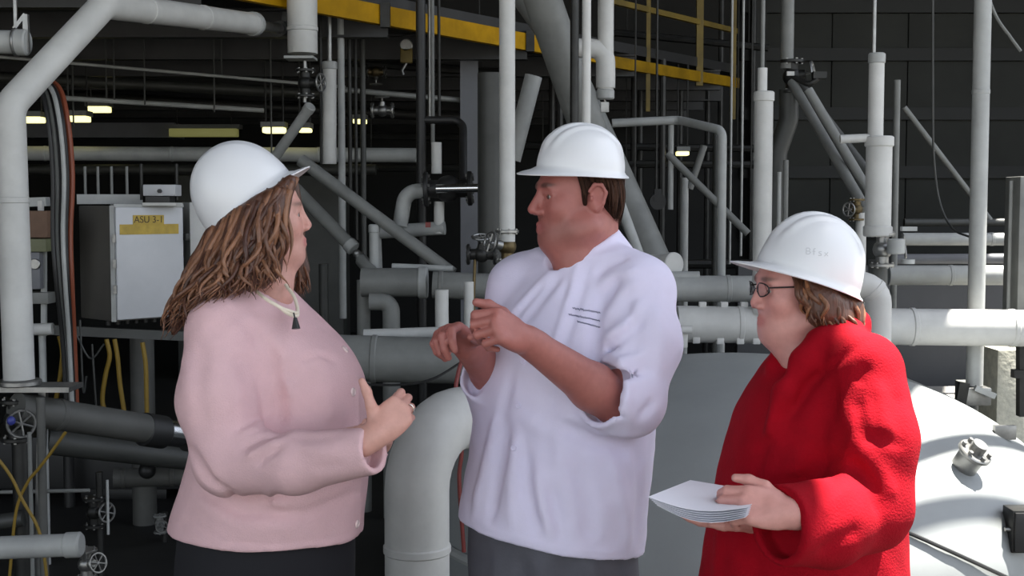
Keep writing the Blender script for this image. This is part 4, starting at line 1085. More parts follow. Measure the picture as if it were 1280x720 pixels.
pipe('dark pipe stub beneath the steel flanged valve', vert(1098, 325, 402, 6.1), pw(24, 6.1), M_DGREY, 'steel_pipe')
pipe('slim grey upright right of the white stepped upright', vert(1118, 100, 'f', 7.6), pw(8, 7.6), M_GREY, 'steel_pipe', bands=(.3,))
o = pipe('white elbow pipe bending down behind the red hood of the coat', [P(1050, 356, 4.75), P(1098, 356, 4.75), Vector((P(1098, 400, 4.75).x, 4.75, .6))], pw(33, 4.75), M_WHITE, bands=(.15,), bend=.07, seg=28)
o['label'] = 'white elbow pipe bending down behind the red woman\'s hat'
o = pipe('long pale upright pipe near the right edge', vert(1222, 'c', 482, 6.4, 300), pw(21, 6.4), M_PALE, bands=(.30, .72), seg=24)
bs = tag(empty('clamped_foot', P(1215, 505, 6.4)), 'steel clamped foot of the long pale upright pipe', 'pipe foot')
build('foot', box(P(1218, 494, 6.4), (.13, .12, .09), bev=.008), M_STEEL, bs)
build('clamp', box(P(1231, 490, 6.3), (.11, .03, .03), Matrix.Rotation(.4, 3, 'Y'), .004), M_PALE, bs)
build('strut', bar(P(1205, 478, 6.35), P(1200, 505, 6.35), .03, .05), M_IRON, bs)
pipe('slim post beneath the foot of the long pale upright', vert(1218, 500, 'f', 6.75), .08, M_DGREY, 'steel_post', 'post')
tag(build('grey_cabinet', box(Vector((P(1272, 305, 6.6).x + .02, 6.6, (P(1272, 221, 6.6).z + P(1272, 390, 6.6).z) / 2)), (pw(26, 6.6), .2, P(1272, 221, 6.6).z - P(1272, 390, 6.6).z), bev=.006), M_GREY), 'tall grey box standing at the right edge', 'box')
pipe('thin white tube beside the tall grey box at right', vert(1262.5, 226, 388, 6.6), pw(5, 6.5), M_PALE, 'steel_tube', 'tube')
pipe('level pale pipe at right, highest of the stack', [P(1128, 299, 8.0), P(1500, 299, 8.0)], pw(16, 8), M_PALE, bands=(.3,))
pipe('level dark pipe at right, second in the stack', [P(1112, 324, 8.3), P(1500, 322, 8.3)], pw(13, 8.3), M_COL)
pipe('level white pipe at right, third in the stack', [P(1110, 344, 7.2), P(1500, 344, 7.2)], pw(25, 7.2), M_PALE, bands=(.2,))
pipe('thick level white pipe passing behind the red woman', [P(846, 405, 6.25), P(1500, 413, 6.25)], pw(46, 6.25), M_WHITE, bands=(.12, .45, .64), seg=28)
pipe('level pale pipe right of the chef, above the thick white one', [P(832, 361, 6.5), P(1092, 361, 6.5)], pw(33, 6.5), M_PALE, bands=(.3,), seg=24)
for px, lb in ((850, 'slim leg under the level pale pipe, nearest the chef'), (1075, 'slim leg under the level pale pipe, hidden behind the red woman')): tag(build('support_column', sweep([P(px, 366, 6.5), Vector((P(px, 366, 6.5).x, 6.5, 0))], .02, 10), M_MID), lb, 'support')
pipe('dim level pipe under the back girts at right', [P(1130, 278, 9.5), P(1500, 278, 9.5)], pw(10, 9.5), M_DGREY, 'steel_pipe')
for px, py, lb in ((878, 380, 'bright clip between the two level pipes, nearest the chef'), (905, 380, 'bright clip between the two level pipes, middle one'), (930, 380, 'bright clip between the two level pipes, nearest the red woman'), (870, 425, 'bright clip under the thick level pipe, first from the chef'), (900, 426, 'bright clip under the thick level pipe, second from the chef'), (925, 426, 'bright clip under the thick level pipe, third from the chef'), (945, 426, 'bright clip under the thick level pipe, beside the red coat')):
    tag(build('pipe_clip', box(P(px, py if py > 400 else 381, 6.25 if py < 400 else 6.2), (.035, .04, .03), bev=.003), M_WHITE), lb, 'clip')
tag(build('steel_fitting', join(box(P(853, 425, 6.1), (.045, .05, .07), bev=.005), disc(P(858, 412, 6.05), (1, 0, 0), .02, .05, 12)), M_WHITE), 'pale fitting just right of the chef\'s sleeve', 'fitting')
tag(build('dangling_cable', cable([P(1166, -40, 7.0), P(1166, 100, 7.0), P(1167, 190, 7.0), P(1174, 250, 7.0), P(1190, 285, 6.9), P(1214, 297, 6.6)], .006, 6), M_DGREY), 'thin cable hanging in a curve left of the long pale upright', 'cable')
tag(build('curved_conduit', cable([P(1230, -20, 7.0), P(1245, 20, 7.0), P(1262, 45, 7.0), P(1276, 64, 7.0)], .009, 8), M_GREY), 'thin curved conduit in the top right corner', 'conduit')
pipe('dark brace slanting behind the long pale upright', [P(1130, 134, 9.5), P(1240, 278, 9.5)], pw(7, 9.5), M_GREY, 'steel_pipe')
# low slate wall, kerb and plinth behind the tank
zt = P(1180, 372, 9.0).z
tag(build('slate_wall', box((5.6, 9.1, .62), (8.0, .12, 1.24)), M_SLATE, smooth=False), kind='structure'); bpy.data.objects[-1 if False else 'slate_wall'].name = 'wall_low'
tag(build('kerb', box((P(1300, 495, 8.3).x, 8.3, P(1180, 500, 8.3).z), (4.4, .6, .10), bev=.01), M_APRON), 'pale concrete kerb beyond the tank at right', 'kerb')
tag(build('kerb_footing', box((P(1300, 495, 8.3).x, 8.3, (P(1180, 500, 8.3).z - .05) / 2), (4.3, .5, P(1180, 500, 8.3).z - .05)), M_SLATE, smooth=False), 'dark footing under the pale kerb', 'footing')
cz0, cz1 = P(1248, 484, 7.0).z, P(1248, 433, 7.0).z
tag(build('concrete_plinth', box(Vector((P(1250, 458, 7.0).x, 7.0, cz1 / 2)), (pw(36, 7), .34, cz1), bev=.012), M_CREAM), 'rough cream concrete plinth right of the long pale upright', 'plinth')
tag(build('edge_post', join(bar(P(1276, 430, 6.3), P(1276, 520, 6.3), .03, .05, up=(0, 1, 0)), box(P(1272, 467, 6.28), (.05, .05, .04))), M_IRON, smooth=False), 'thin dark post with a clip at the right edge', 'post')
tag(build('grey_pedestal', box(Vector((P(1262, 512, 7.5).x, 7.55, .30)), (.45, .5, .60), bev=.01), M_GREY), 'grey pedestal below the cream plinth', 'pedestal')
tag(build('curved_conduit', cable([P(1095, 462, 6.3), P(1130, 477, 6.28), P(1190, 503, 6.25), P(1248, 538, 6.2), P(1300, 575, 6.1)], .022, 10), M_GREY), 'grey conduit curving along the far edge of the sunlit tank', 'conduit')
# pipe rack outside at right: its pipes throw the two bands of shade over the tank
def rack():
    for (xa, ya, xb, yb, dy, zz, lb) in ((1146, 567, 1276, 559, 24, 4.4, 'pale overhead pipe of the rack outside at right, nearer one'), (1140, 648, 1278, 642, 43, 5.3, 'thick overhead pipe of the rack outside at right')):
        p0, p1 = tank_hit(xa, ya)[0], tank_hit(xb, yb)[0]; e = p1 - p0; e = (e - SUN_DIR * (e.z / SUN_DIR.z)).normalized()
        m = e.cross(SUN_DIR).normalized(); xm, ym = (xa + xb) / 2, (ya + yb) / 2
        w = abs((tank_hit(xm, ym + dy / 2)[0] - tank_hit(xm, ym - dy / 2)[0]).dot(m)); p = (p0 + p1) / 2
        q = p + SUN_DIR * ((zz - p.z) / SUN_DIR.z)
        pipe(lb, [q - e * 1.0, q + e * 3.4], w, M_PALE)
        for dx in (1.7, 3.2):
            k = q + e * dx; tag(build('rack_post', bar(Vector((k.x, k.y, 0)), k - Vector((0, 0, w / 2)), .08, .08, up=(0, 1, 0)), M_COL, smooth=False), 'steel post under the ' + ('thin' if dy < 30 else 'thick') + ' rack pipe outside at right, ' + ('far end' if dx > 2 else 'near end'), 'post')
rack()

# ================================================================ the three people
def buttons(parent, tree, pix, r, m, t=.003):
    for (x, y) in pix:
        h, nrm, _, _ = tree.ray_cast(EYE, ray(x, y).normalized())
        if h is None: continue
        build('button', join(disc(h + nrm * t * .3, nrm, r, t, 20, t * .35), torus(h + nrm * t * .8, nrm, r * .72, r * .12, 20, 6)), m, parent)
def strokes_on(tree, lines, r, lift=.0004):
    parts = []
    for ln in lines:
        pts = []
        for (x, y) in ln:
            h, nrm, _, _ = tree.ray_cast(EYE, ray(x, y).normalized())
            if h is not None: pts.append(h + nrm * lift)
        if len(pts) > 1: parts.append(sweep(pts, r, 5))
    return join(*parts)
def legs_and_shoes(S, hipL, hipR, kneeL, kneeR, ankL, ankR, r):
    for h, k, a in ((hipL, kneeL, ankL), (hipR, kneeR, ankR)): S.chain([h, k, a], r, .03)
def shoe(parent, ank, f, L=.27):
    f = Vector((f[0], f[1], 0)).normalized(); a = Vector((ank[0], ank[1], 0)); S = Solid()
    S.cone(a + f * -.05 + Vector((0, 0, .05)), a + f * (L - .12) + Vector((0, 0, .035)), .045, .038, .02)
    S.cone(a + Vector((0, 0, .06)), a + Vector((0, 0, .11)), .048, .05, .03)
    S.add(lambda p: .001 - p[:, 2], (a.x, a.y, 0), .4, .004, 's') if False else None
    v, q = S.mesh((a.x - .3, a.y - .3, -.02), (a.x + .3, a.y + .3, .2), .009)
    v[:, 2] = np.maximum(v[:, 2], .001)
    build_np('shoe', (v, q), M_SHOE, parent)

# ---------------------------------------------------------------- chef in the middle
def make_chef():
    fT = Vector((-.57, -.82, 0)); fH = Vector((-.955, -.296, 0)); lT = Vector((.82, -.57, 0))
    Yc = 3.15; s = 1.07
    RH = frame(fH, math.radians(-2)); oH = P(724, 243, 3.15)
    # joints
    shL, elL, wrL = P(803, 368, 3.04), P(775, 508, 2.93), P(657, 425, 2.78)
    shR, elR, wrR = P(645, 360, 3.27), P(628, 478, 3.24), P(583, 432, 3.02)
    B = Solid()
    L = head_solid(B, oH, RH, s, jaw=1.22)
    neck0, neck1 = L(0, -.025, -.06), np.array(P(735, 345, 3.17))
    B.cone(neck0, neck1, .069, .078, .03)
    B.cone(L(0, .045, -.10), np.array(P(722, 330, 3.12)), .042, .056, .04)         # under the chin
    ctr = lambda y, x, Y=Yc: np.array(P(x, y, Y))
    B.loft([(*ctr(700, 690)[[2, 0, 1]], .18, .14), (*ctr(600, 699)[[2, 0, 1]], .19, .15), (*ctr(480, 712)[[2, 0, 1]], .19, .14),
            (*ctr(400, 724)[[2, 0, 1]], .19, .11), (*ctr(345, 730)[[2, 0, 1]], .13, .075)], fT, .03)
    hip = ctr(715, 690); lv = np.array(lT)
    hL, hR = hip + lv * .09, hip - lv * .09
    kL, kR = hL * [1, 1, 0] + [0, 0, .50], hR * [1, 1, 0] + [0, 0, .50]
    aL, aR = hL * [1, 1, 0] + [0, 0, .09] + lv * .03, hR * [1, 1, 0] + [0, 0, .09] - lv * .03
    legs_and_shoes(B, hL, hR, kL, kR, aL, aR, (.085, .058, .04))
    B.chain([shL, elL], (.058, .048), .03); B.chain([shR, elR], (.058, .046), .03)
    def forearm(e, w, k=1.0):
        e, w = Vector(e), Vector(w)
        B.chain([e, e.lerp(w, .3), e.lerp(w, .98)], (.050 * k, .053 * k, .033 * k), .02)
    forearm(elL, wrL); forearm(elR, wrR)
    # near (left) hand: loose fist, index and thumb drawn together
    dL = (P(612, 402, 2.70) - wrL)
    hand(B, wrL, dL, Vector((.25, -.80, .55)), -1, ((62, 70, 40), (70, 80, 45), (75, 80, 45), (78, 80, 45)),
         ((.55, .75, -.35), (.75, .45, -.45), (.85, .1, -.5)), 1.06)
    dR = (P(548, 405, 2.92) - wrR)
    hand(B, wrR, dR, Vector((-.20, .25, .95)), 1, ((35, 55, 30), (45, 60, 35), (55, 70, 40), (60, 72, 40)),
         ((.6, .7, -.35), (.85, .35, -.35), (.95, .05, -.3)), 1.04)
    bw = (-.55, 2.55, 1.0); bhi = (.55, 3.55, 1.42)
    head = B.mesh(np.array(oH) - [.2, .2, .27], np.array(oH) + [.2, .2, .2], .0030)
    handL = B.mesh(np.array([P(590, 545, 2.9).x, 2.5, P(600, 552, 2.9).z]), np.array([P(800, 545, 2.9).x, 3.06, P(600, 345, 2.9).z]), .0034)
    handR = B.mesh(np.array([P(515, 480, 2.9).x, 2.78, P(600, 490, 3.0).z]), np.array([P(612, 480, 3.0).x, 3.18, P(600, 345, 3.0).z]), .0034)
    body = B.mesh((-.35, 2.75, .02), (.5, 3.5, np.array(oH)[2] - .24), .011)
    # the coarse body stops where the fine arms begin
    def drop(vf, fn):
        v, q = vf; m = ~fn(v[q].mean(1)); return v, q[m]
    xl, zl = P(800, 545, 2.9).x, P(600, 552, 2.9).z
    body = drop(body, lambda c: ((c[:, 1] < 3.05) & (c[:, 0] < xl - .01) & (c[:, 0] > P(590, 545, 2.9).x) & (c[:, 2] > zl + .01) & (c[:, 2] < P(600, 345, 2.9).z)) & (np.linalg.norm(c - np.array(elL), axis=1) < .5) & (np.abs((c - np.array(elL)) @ np.array(fT)) < 9))
    V, Q = merge_np(head, handL, handR, body)
    C = head_colors(V, oH, RH, s, (.38, .135, .112), (.28, .075, .07), (.05, .026, .02))
    man = build_np('person', (V, Q), M_SKIN_M, None, (hip[0], hip[1], 0), C)
    # a day's stubble
    q = (V - np.array(oH)) @ np.array(RH) / s
    at = man.data.attributes['Col']; m_ = np.exp(-((q[:, 2] + .085) / .035)**2) * np.exp(-((q[:, 1] - .07) / .06)**2) * .35 * (np.linalg.norm(q, axis=1) < .2) * (1 - np.exp(-((q[:, 0] / .028)**2 + ((q[:, 2] + .071) / .014)**2)))
    CC = C * (1 - m_[:, None]) + np.array((.15, .075, .06)) * m_[:, None]
    at.data.foreach_set('color', np.concatenate([CC, np.ones((len(V), 1))], 1).astype(np.float32).ravel())
    tag(man, 'man in white chef jacket and hard hat gesturing with both hands', 'person')
    eyes(man, L, RH, s, (.0, 1, -.05))
    # short hair under the helmet, sideburn and nape
    H = Solid(); Rn = np.array(RH)
    H.ell(L(0, -.013, .034), np.array((.0805, .097, .088)) * s, Rn, .01)
    H.ell(L(0, -.052, -.022), np.array((.066, .049, .060)) * s, Rn, .02)
    for q in (1, -1):
        H.cone(L(q * .074, .012, .03), L(q * .071, .012, -.022), .011 * s, .006 * s, .01)
    def face_cut(p):
        q = (p - np.array(oH)) @ Rn / s
        # hairline: forehead, in front of and around the ear
        return np.minimum.reduce([np.maximum(.022 - q[:, 1], q[:, 2] - .056) * 1.0 if False else np.maximum(.024 - q[:, 1], q[:, 2] - .062)])
    H.add(face_cut, oH, .25, .006, 's')
    H.ell(L(.085, -.016, -.012), np.array((.03, .024, .036)) * s, Rn, .006, 's')
    H.ell(L(-.085, -.016, -.012), np.array((.03, .024, .036)) * s, Rn, .006, 's')
    hu = np.array(Vector((0, 0, 1))); hp = np.array(P(712, 211, 3.14))
    H.add(lambda p: .012 - (p - hp) @ hu, oH, .4, .004, 's')
    H.wrinkle(.0020, 90, 3, (1, 1, .25))
    side = [[(.074, .030, .050), (.077, .026, .03), (.078, .022, .005), (.077, .017, -.020)], [(.078, .014, .052), (.082, .006, .042), (.083, .000, .034), (.083, -.004, .028)],
            [(.080, -.020, .052), (.084, -.030, .035), (.084, -.036, .022), (.083, -.040, .006)], [(.078, -.035, .05), (.082, -.046, .02), (.079, -.050, -.01), (.072, -.050, -.045)],
            [(.060, -.066, .05), (.065, -.076, .015), (.062, -.078, -.025), (.054, -.071, -.066)], [(.02, -.088, .05), (.022, -.099, .01), (.02, -.098, -.03), (.016, -.089, -.076)]]
    gs = [[tuple(L(*p)) for p in g] for g in side] + [[tuple(L(-x, y, z)) for x, y, z in g] for g in side[::-1]]
    hv = H.mesh(np.array(oH) - .2, np.array(oH) + .2, .0036)
    hair_object(man, M_HAIR_M, hv, (.030, .013, .008), locks(gs, 230, .0048, .0020, .002, 5, .003, 31, seg=5, tones=((.085, .040, .024), (.022, .010, .007))))
    # jacket
    J = Solid()
    rows = [(730, 682, .250, .208), (696, 684, .248, .206), (640, 690, .247, .207), (590, 697, .243, .205), (540, 703, .238, .20), (480, 710, .232, .196),
            (420, 720, .228, .182), (375, 727, .212, .155), (345, 731, .165, .118), (322, 734, .115, .092)]
    J.loft([(P(x, y, Yc).z, P(x, y, Yc).x, Yc + (.015 if y < 380 else 0), a, b) for y, x, a, b in rows], fT, .03)
    J.sleeve([P(797, 362, 3.05), P(800, 430, 2.99), P(783, 498, 2.935), P(752, 490, 2.885)], (.082, .096, .088, .082), .03, .013)
    J.sleeve([P(650, 362, 3.26), P(638, 430, 3.27), P(625, 490, 3.24), P(606, 470, 3.14)], (.084, .084, .074, .068), .03, .012)
    J.cone(P(745, 325, 3.15), P(800, 362, 3.05), .062, .075, .04)
    J.cone(P(722, 325, 3.19), P(655, 356, 3.26), .062, .075, .04)
    # stand-up collar round the neck, high behind and open in front
    ca = np.array(P(731, 309, 3.165)); axis = np.array(Vector((-.47, -.12, .87)).normalized())
    J.cone(ca - axis * .075, ca + axis * .2, .078, .078, .006, 's')
    def collar(p):
        q = p - ca; h = q @ axis; r = np.linalg.norm(q - h[:, None] * axis, axis=1)
        return np.maximum(np.abs(r - .086 + h * .22) - .0058, np.abs(h + .034) - .036)
    J.add(collar, ca - axis * .03, .15, .010)
    fr = np.array(Vector((-.80, -.60, 0)).normalized()); fr = fr - axis * (fr @ axis); fr /= np.linalg.norm(fr)
    J.cone(ca + fr * .086 - axis * .055, ca + fr * .090 + axis * .02, .004, .040, .006, 's')
    J.below(P(572, 641, 3.22), P(690, 691, 2.94), P(794, 694, 3.06))
    # overlapping front edge, folds
    J.folds((([(726, 318), (716, 350), (702, 402), (688, 446)], .008, .008), ([(738, 330), (729, 356), (714, 406), (698, 452)], -.009, .010),
        ([(745, 402), (742, 440), (745, 478)], -.026, .013), ([(742, 402), (752, 372), (775, 345)], -.015, .014), ([(757, 400), (775, 370), (800, 350)], .011, .016),
        ([(748, 442), (775, 425), (803, 400)], -.016, .012), ([(752, 428), (782, 405), (806, 372)], .011, .014), ([(748, 460), (775, 452), (806, 440)], .012, .012), ([(750, 470), (785, 468), (815, 462)], -.014, .011),
        ([(752, 478), (762, 500), (775, 520)], -.016, .010), ([(768, 470), (782, 500), (790, 530)], .010, .012), ([(785, 380), (795, 420), (792, 450)], -.009, .016),
        ([(818, 380), (826, 420), (822, 470)], .009, .02), ([(700, 345), (678, 372), (655, 402)], -.012, .014), ([(690, 340), (665, 365), (640, 392)], .009, .014), ([(682, 350), (650, 388), (628, 412)], -.010, .012),
        ([(742, 345), (760, 330), (786, 322)], -.009, .012), ([(745, 360), (768, 345), (800, 338)], .007, .014), ([(712, 350), (704, 375)], -.006, .012),
        ([(622, 520), (606, 590), (594, 640)], .016, .018), ([(632, 530), (622, 600), (614, 650)], -.018, .015), ([(646, 540), (640, 600), (640, 660)], .012, .016), ([(655, 560), (660, 620), (672, 668)], -.015, .016),
        ([(672, 590), (680, 640), (694, 672)], .011, .016), ([(690, 610), (702, 680)], -.009, .016), ([(722, 570), (735, 630), (738, 680)], -.010, .022), ([(765, 570), (782, 640), (784, 688)], .012, .018), ([(795, 560), (800, 620), (796, 670)], -.008, .015),
        ([(700, 530), (740, 552), (790, 562)], -.011, .018), ([(705, 515), (750, 540), (795, 545)], .008, .016), ([(640, 470), (626, 520), (612, 560)], -.010, .016), ([(690, 480), (684, 530), (690, 580)], -.006, .02),
        ([(800, 520), (818, 500)], -.008, .012), ([(650, 520), (690, 545), (700, 590)], .006, .02),
        ([(574, 634), (620, 664), (690, 684), (760, 690), (795, 687)], .0035, .005)))
    J.wrinkle(.0022, 16, 5); J.wrinkle(.0012, 40, 6)
    jac = build_np('chef_jacket', J.mesh((-.36, 2.6, .72), (.56, 3.56, 1.66), .0058), M_CHEF, man)
    jt = bvh_of(jac)
    buttons(man, jt, [(648, 507), (642, 560), (654, 452)], .008, M_CHEF)
    rg = random.Random(4); L3 = []
    for row, (x0, y0, x1, y1) in enumerate(((716, 385, 750, 391), (711, 393, 750, 401), (722, 402, 750, 409))):
        n = 9; pts = []
        for k in range(n * 3 + 1):
            u = k / (n * 3); a = (1.7, 1.5, 1.2)[row]
            pts.append((x0 + (x1 - x0) * u + rg.uniform(-.4, .4), y0 + (y1 - y0) * u + (a if k % 2 else -a) * rg.uniform(.3, 1)))
        L3.append(pts)
    build('embroidery', strokes_on(jt, L3, .0011), M_NAVY, jac)
    # trousers
    T = Solid()
    z1 = P(690, 672, Yc).z
    T.loft([(.62, hip[0], hip[1], .225, .165), (.75, hip[0], hip[1], .228, .175), (z1 + .05, P(688, 690, Yc).x, Yc, .222, .178)], fT, .03)
    for h, k, a in ((hL, kL, aL), (hR, kR, aR)):
        T.chain([h - [0, 0, .12], k, a - [0, 0, .02]], (.118, .105, .095), .03)
    T.folds([([(x, 690), (x + 4, 790)], (.009, -.011)[i % 2], .02) for i, x in enumerate((620, 650, 676, 708, 740, 775))])
    T.wrinkle(.002, 18, 9)
    build_np('trousers', T.mesh((-.36, 2.7, .03), (.52, 3.55, z1 + .08), .010), M_TROUSER, man)
    shoe(man, aL, fT); shoe(man, aR, fT)
    RHat = frame(Vector((-.95, -.31, 0)), math.radians(3)) @ Matrix.Rotation(math.radians(4), 3, 'Y')
    hard_hat(P(719, 211, 3.14), RHat, 'ribbed white hard hat worn level by the man in the chef jacket', L=.276, Wd=.240, H=.108, peak=.040)
    return man

# ---------------------------------------------------------------- woman in pink on the left
def make_pink():
    fT = Vector((.92, -.39, 0)); fH = Vector((.975, .22, 0)); rT = Vector((-.39, -.92, 0)); Yc = 3.08; s = .98
    RH = frame(fH, math.radians(4)); oH = P(328, 270, 3.08)
    shN, elN, wrN = P(283, 425, 2.90), P(296, 578, 2.84), P(468, 545, 2.66)
    shF, elF, wrF = P(330, 415, 3.25), P(352, 580, 3.26), P(468, 557, 2.93)
    B = Solid(); L = head_solid(B, oH, RH, s, True, .95)
    B.cone(L(0, -.02, -.06), P(325, 375, 3.08), .054, .062, .02)
    B.cone(L(0, .045, -.095), P(345, 372, 3.05), .030, .04, .03)
    c3 = lambda x, y: np.array(P(x, y, Yc))[[2, 0, 1]]
    B.loft([(*c3(335, 700), .18, .17), (*c3(345, 600), .17, .15), (*c3(340, 490), .16, .15), (*c3(320, 405), .14, .08), (*c3(326, 372), .07, .05)], fT, .03)
    hip = np.array(P(332, 715, Yc)); lv = np.array(rT)
    hN, hF = hip + lv * .085, hip - lv * .085
    kN, kF = hN * [1, 1, 0] + [0, 0, .48], hF * [1, 1, 0] + [0, 0, .48]
    aN, aF = hN * [1, 1, 0] + [0, 0, .09], hF * [1, 1, 0] + [0, 0, .09]
    legs_and_shoes(B, hN, hF, kN, kF, aN, aF, (.085, .055, .036))
    B.chain([shN, elN, wrN], (.05, .044, .027), .02); B.chain([shF, elF, wrF], (.05, .044, .027), .02)
    # clasped hands: the near one lies over the far one, thumb up
    fj = hand(B, wrN, P(497, 518, 2.68) - wrN, Vector((.16, -1.0, .20)), 1, ((48, 66, 40), (54, 70, 45), (60, 74, 45), (66, 76, 45)),
         ((.50, .85, .25), (.42, .90, .10), (.30, .95, .05)), .90)
    hand(B, wrF, P(488, 516, 2.78) - wrF, Vector((.45, .9, .15)), -1, ((40, 60, 40), (45, 65, 45), (50, 65, 45), (55, 65, 45)),
         ((.8, .2, -.35), (.9, .1, -.4), (.9, 0, -.4)), .93)
    head = B.mesh(np.array(oH) - [.2, .2, .24], np.array(oH) + [.2, .2, .2], .0034)
    z0, z1 = P(470, 600, 2.7).z, P(470, 455, 2.7).z
    x0 = P(440, 540, 2.66).x
    hnd = B.mesh((x0, 2.5, z0), (P(530, 540, 2.7).x, 3.1, z1), .0032)
    body = B.mesh((-.85, 2.6, .02), (x0 + .006, 3.5, oH.z - .22), .011)
    V, Q = merge_np(head, hnd, body)
    C = head_colors(V, oH, RH, s, (.62, .33, .27), (.52, .19, .17), (.14, .07, .045))
    w = build_np('person', (V, Q), M_SKIN_M, None, (hip[0], hip[1], 0), C)
    tag(w, 'woman with long auburn hair in pale pink jacket with clasped hands', 'person')
    eyes(w, L, RH, s)
    q0, q1 = Vector(fj[2][0]), Vector(fj[2][1]); build('ring', torus(q0.lerp(q1, .62), q1 - q0, .0104, .0016), M_SILVER, w)
    # hair: a soft mass with locks over it
    G = [[PX(364, 226, 2.995), PX(350, 258, 2.965), PX(347, 300, 2.955), PX(346, 340, 2.965)],
         [PX(352, 236, 2.97), PX(336, 285, 2.945), PX(328, 328, 2.94), PX(330, 356, 2.95)],
         [PX(325, 250, 2.96), PX(312, 300, 2.93), PX(303, 340, 2.915), PX(298, 364, 2.91)],
         [PX(300, 266, 2.965), PX(286, 315, 2.93), PX(272, 350, 2.905), PX(258, 378, 2.90)],
         [PX(280, 282, 2.99), PX(264, 325, 2.96), PX(246, 365, 2.93), PX(230, 398, 2.935)],
         [PX(265, 292, 3.05), PX(248, 334, 3.04), PX(230, 375, 3.02), PX(218, 415, 3.02)],
         [PX(268, 292, 3.12), PX(252, 334, 3.14), PX(236, 370, 3.14), PX(224, 405, 3.14)],
         [PX(300, 270, 3.18), PX(292, 320, 3.22), PX(280, 360, 3.22), PX(270, 385, 3.2)]]
    G2 = [[PX(345, 235, 3.19), PX(352, 290, 3.21), PX(362, 340, 3.18), PX(370, 370, 3.14)],
          [PX(366, 226, 3.16), PX(370, 285, 3.18), PX(376, 335, 3.17), PX(382, 366, 3.13)]]
    H = Solid()
    for g in G: H.chain(g, (.016, .020, .019, .008), .02)
    for g in G2: H.chain(g, (.013, .015, .014, .006), .02)
    for a, b in zip(G[:-1], G[1:]):
        m = [tuple((Vector(x) + Vector(y)) / 2) for x, y in zip(a, b)]; H.chain(m, (.015, .018, .017, .007), .02)
    H.ell(L(0, -.02, .04), np.array((.088, .105, .085)) * s, np.array(RH), .02)
    def keep_face(p):
        q = (p - np.array(oH)) @ np.array(RH) / s
        return np.maximum(.045 - q[:, 1], np.maximum(q[:, 2] - .10, np.abs(q[:, 0]) - .058))
    H.add(keep_face, oH, .3, .008, 's')
    H.wrinkle(.004, 34, 2, (1, 1, .4)); H.wrinkle(.002, 90, 4, (1, 1, .3))
    hv = H.mesh((-.95, 2.75, 1.2), (-.4, 3.4, 1.85), .006)
    tn = ((.34, .16, .085), (.075, .028, .017))
    lk = locks(G, 260, .0085, .0035, .012, 9.0, .017, 11, tones=tn); lk2 = locks(G2, 46, .0075, .003, .007, 7.5, .009, 12, tones=tn)
    lk3 = locks([[tuple(Vector(p) + Vector((-.004, -.020, 0)) * min(1, q * .6)) for q, p in enumerate(g)] for g in G[:6]], 150, .0075, .003, .016, 9.5, .014, 13, tones=tn)
    hair_object(w, M_HAIR_P, hv, (.10, .042, .025), lk, lk2, lk3)
    # jacket
    J = Solid()
    rows = [(715, 334, .243, .236), (694, 334, .243, .236), (655, 334, .236, .234), (600, 345, .225, .222), (550, 352, .216, .212), (500, 350, .208, .212), (460, 344, .205, .205),
            (430, 334, .204, .182), (403, 324, .192, .142), (380, 321, .15, .10), (364, 324, .095, .072)]
    J.loft([(P(x, y, Yc).z, P(x, y, Yc).x, Yc, a, b) for y, x, a, b in rows], fT, .03)
    J.cone(P(318, 378, 3.05), P(276, 408, 2.93), .052, .078, .04); J.cone(P(326, 376, 3.1), P(335, 408, 3.22), .05, .07, .04)
    J.sleeve([P(277, 420, 2.92), P(272, 500, 2.86), P(288, 574, 2.83), P(370, 578, 2.74), P(468, 562, 2.655)], (.080, .088, .080, .067, .051), .02, .014)
    J.sleeve([P(338, 420, 3.22), P(350, 500, 3.26), P(358, 580, 3.24), P(452, 563, 2.97)], (.08, .07, .065, .05), .03, .012)
    J.cone(P(330, 385, 3.07), P(331, 340, 3.07), .062, .085, .006, 's')
    J.below(P(212, 655, 3.10), P(335, 692, 2.84), P(457, 673, 3.02))
    J.folds((([(336, 432), (346, 490), (351, 540)], -.036, .015), ([(352, 450), (360, 500)], .008, .02), ([(330, 430), (310, 405), (292, 392)], -.008, .02), ([(352, 452), (366, 476)], -.012, .022),
        ([(350, 540), (325, 546), (300, 560)], -.018, .009), ([(348, 551), (330, 559), (308, 572)], .013, .008), ([(350, 559), (334, 570), (322, 580)], -.014, .008), ([(300, 545), (318, 536), (338, 520)], .009, .010),
        ([(365, 545), (395, 547), (420, 545)], -.005, .012), ([(240, 560), (262, 600), (300, 622), (350, 622)], -.010, .012), ([(336, 612), (342, 628), (362, 632)], .010, .009),
        ([(238, 604), (300, 640), (380, 642), (455, 612)], -.008, .014), ([(240, 622), (300, 658), (370, 660)], .007, .018), ([(420, 452), (398, 444), (372, 452)], -.008, .010),
        ([(448, 480), (449, 540)], .004, .006), ([(450, 600), (448, 690)], .004, .006), ([(310, 380), (285, 395), (262, 420)], -.006, .018), ([(298, 440), (312, 480), (318, 520)], -.008, .026), ([(255, 430), (248, 490), (255, 540)], -.006, .02), ([(232, 440), (236, 500)], .006, .02),
        ([(236, 560), (250, 585), (268, 605)], -.014, .012), ([(375, 560), (405, 565), (425, 564)], .004, .012), ([(385, 585), (410, 584), (428, 580)], -.004, .008),
        ([(390, 430), (410, 480), (412, 530)], .006, .03), ([(216, 640), (280, 676), (340, 681), (400, 675), (455, 662)], -.003, .005)))
    J.wrinkle(.0018, 15, 8); J.wrinkle(.0009, 38, 2)
    jac = build_np('pink_jacket', J.mesh((-.88, 2.5, .74), (-.2, 3.5, 1.48), .0056), M_PINK, w)
